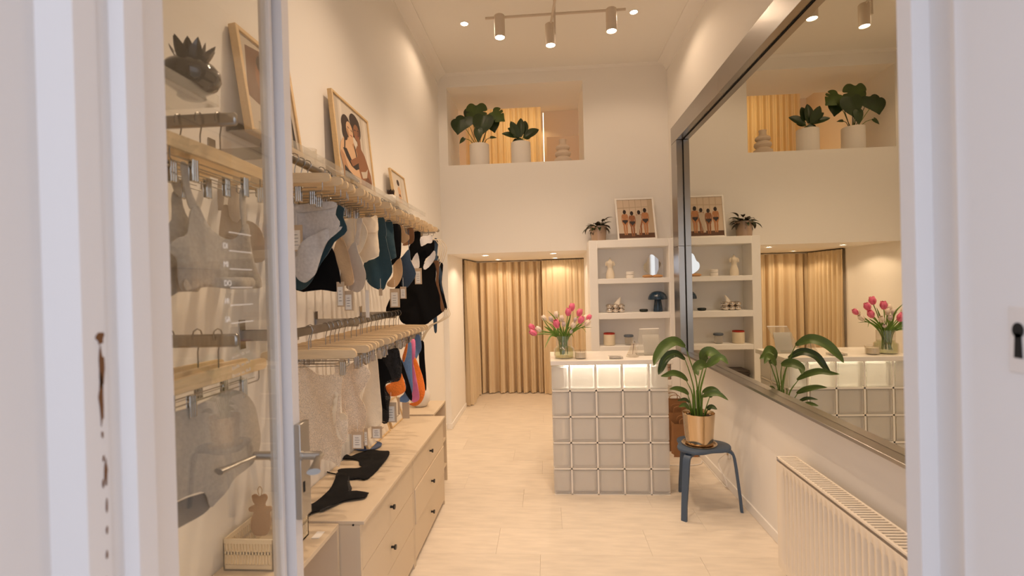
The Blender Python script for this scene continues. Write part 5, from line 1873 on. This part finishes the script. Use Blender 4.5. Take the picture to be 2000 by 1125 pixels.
garment('halter_top', 'black halter top with white lining tabs near the far end', 'top', c4((1005, 280), (1058, 278), (1062, 380), (1150, 330), (1152, 420), (1092, 470), (1060, 560), (1045, 530), (985, 480), (972, 390), (1002, 340)), F_BLACK, Y=2.96, group=GU, extra=[('lining_tab', c4((1060, 312), (1135, 303), (1136, 352), (1100, 358), (1066, 380)), F_WHITE, .03), ('lining_tab', c4((988, 488), (1030, 425), (1046, 528), (1012, 541)), F_WHITE, .03), ('lining_tab', c4((1082, 510), (1152, 410), (1160, 468), (1092, 550)), F_WHITE, .03)], tag_px=[T4(1012, 540, 1066, 656, .05)])
garment('velvet_bodysuit', 'black velvet bodysuit with brown trim at the rail end', 'bodysuit', c4((880, 640), (930, 560), (1000, 520), (1080, 500), (1140, 490), (1165, 520), (1170, 580), (1166, 640), (1190, 720), (1226, 840), (1214, 862), (1150, 910), (1085, 955), (950, 950), (905, 915), (890, 860), (800, 855), (832, 760), (868, 700)), F_BLACK, Y=3.12, group=GU, extra=[('brown_trim', c4((1140, 490), (1192, 488), (1192, 560), (1186, 640), (1200, 720), (1228, 830), (1222, 856), (1205, 850), (1172, 730), (1165, 640), (1172, 560), (1150, 530)), F_BROWN, .006)])
garment('bodysuit', 'black and petrol bodysuit hanging last at the far end', 'bodysuit', c4((1150, 330), (1180, 335), (1176, 440), (1195, 490), (1219, 515), (1210, 640), (1226, 720), (1252, 830), (1225, 832), (1195, 720), (1172, 560), (1152, 480)), F_NAVY, Y=3.29, group=GU, extra=[('black_panel', c4((1178, 445), (1195, 490), (1219, 515), (1210, 640), (1226, 720), (1252, 830), (1225, 832), (1198, 720), (1180, 560)), F_BLACK, .006), ('leg_tie', c4((1152, 880), (1176, 880), (1178, 1000), (1158, 1002)), F_NAVY, .0)])
# ivory wire hangers at the rail end
M_IVORY = mat('ivory_wire', (226, 208, 178), .5)
for k, lb_ in enumerate(['nearest', 'second', 'third', 'farthest']):
    y = 3.16 + .045 * k
    o_ = k * 14
    t = thing('wire_hanger', '%s ivory wire hanger looping out at the upper rail end' % lb_, 'hanger', (RLX, y, ZU), group='ivory wire hangers at the rail end')
    pts = [U(*p, Y=y) for p in c4((1120 + o_ * .4, 330), (1165 + o_, 335), (1195 + o_ * 1.2, 390), (1192 + o_, 450), (1165 + o_, 525))]
    MB().tube(smooth_path(pts, 6), .0022, 6).build('shoulder_wire', M_IVORY, t)
    pts = [U(*p, Y=y) for p in c4((1225 + o_ * .8, 832), (1232 + o_ * .9, 885), (1190 + o_ * .6, 925), (1120 + o_ * .6, 960), (1085 + o_ * .4, 1010), (1055 + o_ * .3, 1076), (1040 + o_ * .3, 1078))]
    MB().tube(smooth_path(pts, 6), .0022, 6).build('leg_wire', M_IVORY, t)
    MB().tube([(RLX, y, ZU - .05), (RLX, y, ZU + .018), (RLX - .014, y, ZU + .02)], .0018, 6).build('hook', M_WIRE, t)

# ---- lower rail
garment('lace_bodysuit', 'cream lace bodysuit, nearest piece on the lower rail', 'bodysuit', [(572, 712), (620, 731), (656, 729), (657, 711), (674, 718), (668, 767), (665, 806), (677, 809), (678, 857), (668, 872), (664, 895), (660, 914), (646, 902), (620, 893), (596, 880), (572, 845)], F_LACEC, Y=1.84, group=GLW, thick=.002, extra=[('strap', [(655, 712), (665, 713), (662, 760), (660, 800), (655, 830), (652, 800), (656, 760)], F_CREAM, .006), ('edge_tape', [(660, 808), (676, 808), (678, 816), (666, 822), (664, 850), (679, 858), (678, 863), (662, 856), (656, 835)], F_CREAM, .005)])
garment('lace_slip', 'cream lace slip behind the nearest bodysuit', 'slip', c5((505, 520), (600, 470), (660, 520), (688, 575), (660, 640), (612, 720), (650, 790), (662, 870), (640, 950), (608, 1010), (560, 998), (520, 985), (495, 850), (490, 640)), F_LACEC, Y=2.0, group=GLW, tag_px=[T5(550, 985, 640, 1112, .05)])
garment('satin_shorts', 'off white satin shorts hanging straight in the middle', 'shorts', c5((672, 438), (730, 432), (745, 600), (765, 920), (700, 945), (645, 968), (655, 860), (630, 760), (668, 600)), F_CREAM, Y=2.16, group=GLW, tag_px=[T5(640, 962, 672, 1092, .02), T5(695, 948, 775, 1036, -.03)], smooth=None) if False else garment('satin_shorts', 'off white satin shorts hanging straight in the middle', 'shorts', c5((672, 438), (730, 432), (745, 600), (765, 920), (700, 945), (645, 968), (655, 860), (630, 760), (668, 600)), F_CREAM, Y=2.16, group=GLW, tag_px=[T5(640, 962, 672, 1092, .02), T5(695, 948, 775, 1036, -.03)])
garment('lace_bra', 'black lace bra next to the off white shorts', 'bra', c5((735, 425), (800, 395), (888, 372), (905, 440), (915, 520), (908, 605), (850, 625), (800, 640), (808, 690), (835, 730), (825, 800), (826, 908), (775, 915), (758, 800), (745, 600)), M_LACEB, Y=2.35, group=GLW, extra=[('cup_lining', c5((740, 425), (800, 398), (885, 376), (900, 440), (910, 520), (900, 590), (810, 620), (800, 720), (815, 890), (780, 905), (760, 800), (748, 600)), F_BLACK, -.004)], tag_px=[T5(800, 772, 882, 918, -.03)])
garment('crochet_bra', 'orange bra cup below the black lace', 'bra', c5((800, 655), (850, 620), (905, 555), (930, 610), (943, 660), (936, 698), (880, 722), (830, 722), (808, 700)), F_ORANGE, Y=2.44, group=GLW, puff=.012, extra=[('strap', c5((948, 352), (962, 345), (952, 410), (928, 480), (915, 450), (930, 400)), F_ORANGE, .0)])
garment('strappy_bra', 'black bra with curved straps between orange and blue', 'bra', c5((888, 400), (905, 430), (940, 520), (992, 690), (988, 760), (940, 700), (950, 650), (910, 540)), F_BLACK, Y=2.50, group=GLW, tag_px=[T5(886, 735, 906, 860, .0)], lab=False)
garment('bra', 'powder blue bra hanging beside the pink one', 'bra', c5((952, 355), (982, 340), (986, 450), (991, 560), (998, 690), (962, 770), (906, 766), (898, 742), (940, 690), (936, 560), (920, 470)), F_BLUE, Y=2.56, group=GLW, puff=.006)
garment('bra', 'bright pink bra between blue and orange', 'bra', c5((988, 322), (1016, 320), (1021, 430), (1005, 470), (1020, 550), (1047, 700), (1042, 755), (990, 762), (984, 600), (980, 450)), F_PINK, Y=2.61, group=GLW, puff=.005)
garment('bra', 'large orange bra hanging far right on the lower rail', 'bra', c5((980, 400), (1010, 435), (1060, 560), (1092, 680), (1070, 760), (1020, 796), (970, 782), (1030, 760), (1046, 690), (1000, 540)), F_ORANGE, Y=2.71, group=GLW, puff=.006, tag_px=[T5(920, 772, 975, 890, .03)], lab=False)
garment('brief', 'denim blue brief high at the end of the lower rail', 'brief', c5((1012, 292), (1050, 280), (1062, 370), (1040, 420), (1018, 462), (1008, 400)), F_BLUE, Y=2.78, group=GLW)
garment('slip_dress', 'black slip hanging last on the lower rail', 'slip', c5((1048, 335), (1082, 330), (1088, 450), (1096, 600), (1092, 690), (1060, 620), (1045, 480)), F_BLACK, Y=2.95, group=GLW)

# ---- behind the door glass
def c3(*p):
    return [(300 + a / 3.515, 280 + c / 3.515) for a, c in p]


def c2(*p):
    return [(a / 1.992, 560 + c / 1.992) for a, c in p]


GD = 'grey underwear behind the door glass'
garment('sports_bra', 'heather grey crop bra, foremost behind the door glass', 'bra', c3((290, 430), (318, 440), (380, 555), (480, 640), (560, 658), (590, 610), (603, 560), (640, 565), (655, 700), (690, 850), (735, 980), (600, 1000), (400, 985), (260, 1000), (195, 1010), (165, 920), (150, 800), (110, 750), (102, 700), (140, 650), (215, 620), (262, 470)), F_GREYD, X=-.85, group=GD, amp=.009, freq=26, puff=.006,
        extra=[('strap', c3((203, 142), (245, 148), (268, 300), (318, 440), (266, 445), (232, 330)), F_GREYD, .0), ('strap', c3((600, 330), (640, 335), (638, 575), (602, 575)), F_GREYD, .0), ('hem_band', c3((190, 940), (300, 925), (450, 920), (712, 925), (735, 980), (600, 1000), (400, 985), (260, 1000), (195, 1008)), F_GREYD, .004)])
garment('sports_bra', 'second grey crop bra half hidden behind the foremost one', 'bra', c3((148, 340), (188, 340), (205, 480), (260, 600), (300, 760), (300, 1000), (170, 1020), (80, 1095), (60, 800), (66, 640), (140, 520)), F_GREYD, X=-.915, group=GD, amp=.009, extra=[('strap', c3((98, 150), (132, 150), (188, 342), (148, 345)), F_GREYD, .0)])
garment('camisole', 'sand camisole at the near end of the upper rail, seen through the glass', 'camisole', c3((430, 520), (470, 420), (520, 440), (590, 520), (680, 540), (760, 620), (780, 780), (700, 820), (560, 800), (440, 760)), F_SAND, Y=1.66, group=GU, extra=[('strap', c3((450, 230), (490, 230), (490, 440), (450, 440)), F_SAND, 0), ('strap', c3((520, 230), (560, 230), (590, 520), (540, 500)), F_SAND, 0)])
garment('high_waist_brief', 'heather grey brief hanging low behind the door glass', 'brief', c2((600, 520), (680, 490), (760, 462), (905, 398), (975, 450), (995, 520), (1002, 600), (970, 690), (900, 760), (848, 828), (825, 858), (800, 800), (740, 812), (680, 840), (610, 830)), F_GREYD, X=-.86, group=GD, amp=.008, freq=24, extra=[('gusset', c2((600, 850), (690, 840), (750, 815), (800, 802), (820, 840), (790, 885), (700, 935), (600, 950)), fab('charcoal_grey', (120, 116, 114)), -.02)])

# ================================================================== ACRYLIC LEDGES WITH PICTURES
def ledge(y0, y1, z, label, x1=-1.03):
    t = thing('acrylic_ledge', label, 'wall ledge', (XL, (y0 + y1) / 2, z), group='acrylic picture ledges')
    MB().box(XL, x1, y0, y1, z - .004, z, bev=.001).build('ledge_plate', M_ACRYL, t)
    MB().box(x1 - .004, x1, y0, y1, z, z + .028, bev=.001).build('front_lip', M_ACRYL, t)
    MB().box(XL, XL + .004, y0, y1, z, z + .05, bev=.001).build('back_strip', M_ACRYL, t)
    return t


LZ = 2.195
ledge(1.70, 2.44, LZ, 'clear acrylic ledge under the first tall framed picture')
ledge(2.46, 3.30, LZ, 'clear acrylic ledge under the framed picture of two women')
ledge(3.32, 4.13, LZ + .02, 'clear acrylic ledge under the small far picture')
ledge(.98, 1.36, 2.148, 'clear acrylic ledge behind the door glass, under the black planter', x1=-.945)

PM3 = [mat('p3_backdrop', (206, 196, 182), .7), mat('p3_skin_light', (206, 168, 132), .7), mat('p3_skin_dark', (138, 92, 62), .7), mat('p3_hair', (58, 42, 34), .7), mat('p3_black', (38, 32, 32), .7), mat('p3_drape', (188, 176, 160), .7), mat('p3_brown', (112, 80, 60), .7)]
s2 = [(5, [(.04, 0), (.12, 0), (.12, 1), (.04, 1)]), (7, [(.16, 0), (.22, 0), (.22, 1), (.16, 1)]), (5, [(.76, 0), (.80, 0), (.80, 1), (.76, 1)]), (7, [(.86, 0), (.93, 0), (.93, 1), (.86, 1)])]
s2 += [
    (2, [(.50, .0), (.90, .0), (.96, .10), (.95, .22), (.88, .34), (.80, .46), (.70, .53), (.58, .54), (.50, .44), (.52, .24)]),      # right figure
    (8, [(.70, .0), (.90, .0), (.94, .12), (.84, .18), (.74, .12)]),
    (5, [(.62, .20), (.78, .24), (.86, .30), (.80, .16), (.66, .12)]),
    (2, [(.60, .50), (.70, .50), (.70, .66), (.60, .66)]),
    (3, blob(.57, .83, .15, .12, 18)), (3, blob(.50, .74, .08, .12, 14)), (3, blob(.66, .78, .08, .14, 14)),
    (2, blob(.60, .71, .095, .115, 18, -.25)), (8, [(.62, .66), (.70, .70), (.70, .78), (.66, .80)]),
    (3, [(.53, .725), (.58, .73), (.58, .742), (.53, .738)]), (3, [(.62, .74), (.67, .75), (.67, .762), (.62, .752)]), (9, [(.58, .655), (.64, .66), (.63, .672), (.58, .67)]),
    (1, [(.10, .0), (.58, .0), (.60, .10), (.54, .24), (.55, .42), (.47, .54), (.34, .57), (.20, .54), (.10, .44), (.05, .30), (.10, .16)]),   # left figure
    (10, [(.10, .0), (.28, .0), (.24, .14), (.16, .30), (.08, .34), (.05, .28), (.10, .14)]),
    (10, [(.42, .50), (.54, .36), (.55, .42), (.47, .54)]),
    (4, [(.14, .38), (.24, .40), (.36, .28), (.44, .26), (.56, .30), (.56, .22), (.46, .18), (.34, .20), (.22, .28)]),
    (4, [(.17, .38), (.20, .38), (.24, .54), (.21, .55)]), (4, [(.52, .28), (.55, .28), (.50, .50), (.47, .51)]),
    (4, [(.12, .0), (.50, .0), (.54, .06), (.40, .08), (.24, .13), (.14, .17)]),
    (1, [(.34, .52), (.46, .52), (.47, .62), (.33, .62)]),
    (3, blob(.30, .70, .13, .14, 18)), (3, blob(.24, .60, .07, .10, 14)),
    (1, blob(.38, .665, .095, .115, 18, .25)), (10, [(.28, .64), (.33, .57), (.36, .60), (.32, .70)]),
    (3, [(.32, .695), (.37, .685), (.37, .697), (.32, .707)]), (3, [(.41, .68), (.46, .67), (.46, .682), (.41, .692)]), (9, [(.38, .605), (.45, .60), (.44, .615), (.39, .62)]),
    (2, [(.30, .26), (.46, .34), (.60, .40), (.66, .36), (.52, .28), (.36, .20)])]
PM3 += [mat('p3_fold', (218, 208, 194), .7), mat('p3_skin_deep', (104, 68, 48), .7), mat('p3_lip', (150, 78, 66), .7), mat('p3_skin_shade', (174, 132, 98), .7)]


def wall_picture(label, ya, yb_, zb, zt, xb, xt, depth, bar, shapes, mats_):
    # seen from the room: left edge is the nearer one
    return picture_frame('framed_picture', label, [(xb, ya, zb), (xb, yb_, zb), (xt, ya, zt)], depth, bar, M_FRAMEW, shapes, mats_)


wall_picture('oak framed photo of two embracing women on the acrylic ledge', 2.50, 3.03, LZ + .001, 2.672, -1.072, -1.112, .026, .014, s2, PM3)
s1 = [(5, [(0, .0), (1, 0), (1, 1), (0, 1)]), (6, [(.02, .35), (.5, .25), (.75, .45), (.7, .8), (.4, .95), (.1, .9)]), (2, blob(.45, .62, .22, .24, 16)), (3, blob(.48, .78, .2, .14, 16)), (4, [(.2, 0), (.8, 0), (.7, .3), (.4, .38)]), (4, [(.86, 0), (.95, 0), (.92, .45)])]
wall_picture('tall oak framed dark portrait behind the edge of the glass door', 1.72, 2.10, LZ + .001, 2.60, -1.07, -1.125, .030, .018, s1, PM3)
s3 = [(1, [(.30, .05), (.62, .05), (.58, .35), (.62, .5), (.5, .62), (.36, .52), (.40, .3)]), (3, blob(.46, .72, .10, .10)), (6, [(.40, .28), (.56, .28), (.52, .36), (.42, .36)]), (5, [(.7, .05), (.74, .05), (.74, .95), (.7, .95)])]
wall_picture('small oak framed figure print near the far end of the rail', 3.45, 3.80, LZ + .021, 2.478, -1.075, -1.11, .020, .012, s3, PM3)

# brush-like cactus candle on a block on the ledge
bq = U(765, 377, X=-1.06)
bl = thing('brush_cactus', 'small dark tufted cactus on a white block by the far picture', 'cactus', (-1.06, bq.y, LZ + .02))
MB().box(-1.095, -1.037, bq.y - .045, bq.y + .035, LZ + .0205, LZ + .050, bev=.002).build('white_block', M_WHITE, bl)
tf = MB()
rd = random.Random(3)
for k in range(46):
    a, rr = rd.uniform(0, 6.28), rd.uniform(0, .022)
    p = Vector((-1.066 + rr * math.cos(a), bq.y + rr * math.sin(a), LZ + .05))
    tf.tube([p, p + Vector((rr * .35 * math.cos(a), rr * .35 * math.sin(a), rd.uniform(.030, .044)))], [.0028, .0016], 5)
tf.build('bristle_tuft', mat('dark_bristle', (52, 36, 28), .8), bl)
# glass trinkets on the ledge
for k, (yy, r_, h_, lb_) in enumerate([(2.20, .030, .065, 'clear glass tumbler on the ledge beside the first picture'), (2.29, .024, .045, 'short clear glass cup next to the tumbler on the ledge')]):
    tag(MB().lathe([(r_ * .8, 0), (r_ * .95, .003), (r_, h_), (r_ - .002, h_), (r_ * .9, .006), (.001, .005)], (-1.09, yy, LZ + .0005), 24).build('glass_tumbler', M_VASE), lb_, 'glass', 'glasses on the acrylic ledge')

# black planter behind the glass
bp_ = U(374, 165, X=-.985)
bz = 2.1485
k_ = thing('black_planter', 'glossy black squat planter with pointed black leaves behind the door glass', 'planter', (-.985, bp_.y, bz))
M_BG = mat('black_gloss_ceramic', (22, 18, 16), .12, coat=.3)
MB().lathe([(.030, 0), (.036, .004), (.034, .014), (.044, .022), (.064, .036), (.074, .056), (.072, .078), (.060, .094), (.045, .10), (.04, .096), (.001, .09)], (-.985, bp_.y, bz), 32).build('pot', M_BG, k_)
for k in range(11):
    a = k * 2.399
    el = .55 + .07 * k
    d_ = Vector((math.cos(a) * math.cos(el), math.sin(a) * math.cos(el), math.sin(el)))
    leaf(k_, M_BG, (-.985 + math.cos(a) * .022, bp_.y + math.sin(a) * .022, bz + .090), d_, .075, .034, -.5, .35, nu=4, nv=6, prof=lambda t: math.sin(math.pi * min(1, t * .75 + .25)) ** .9)
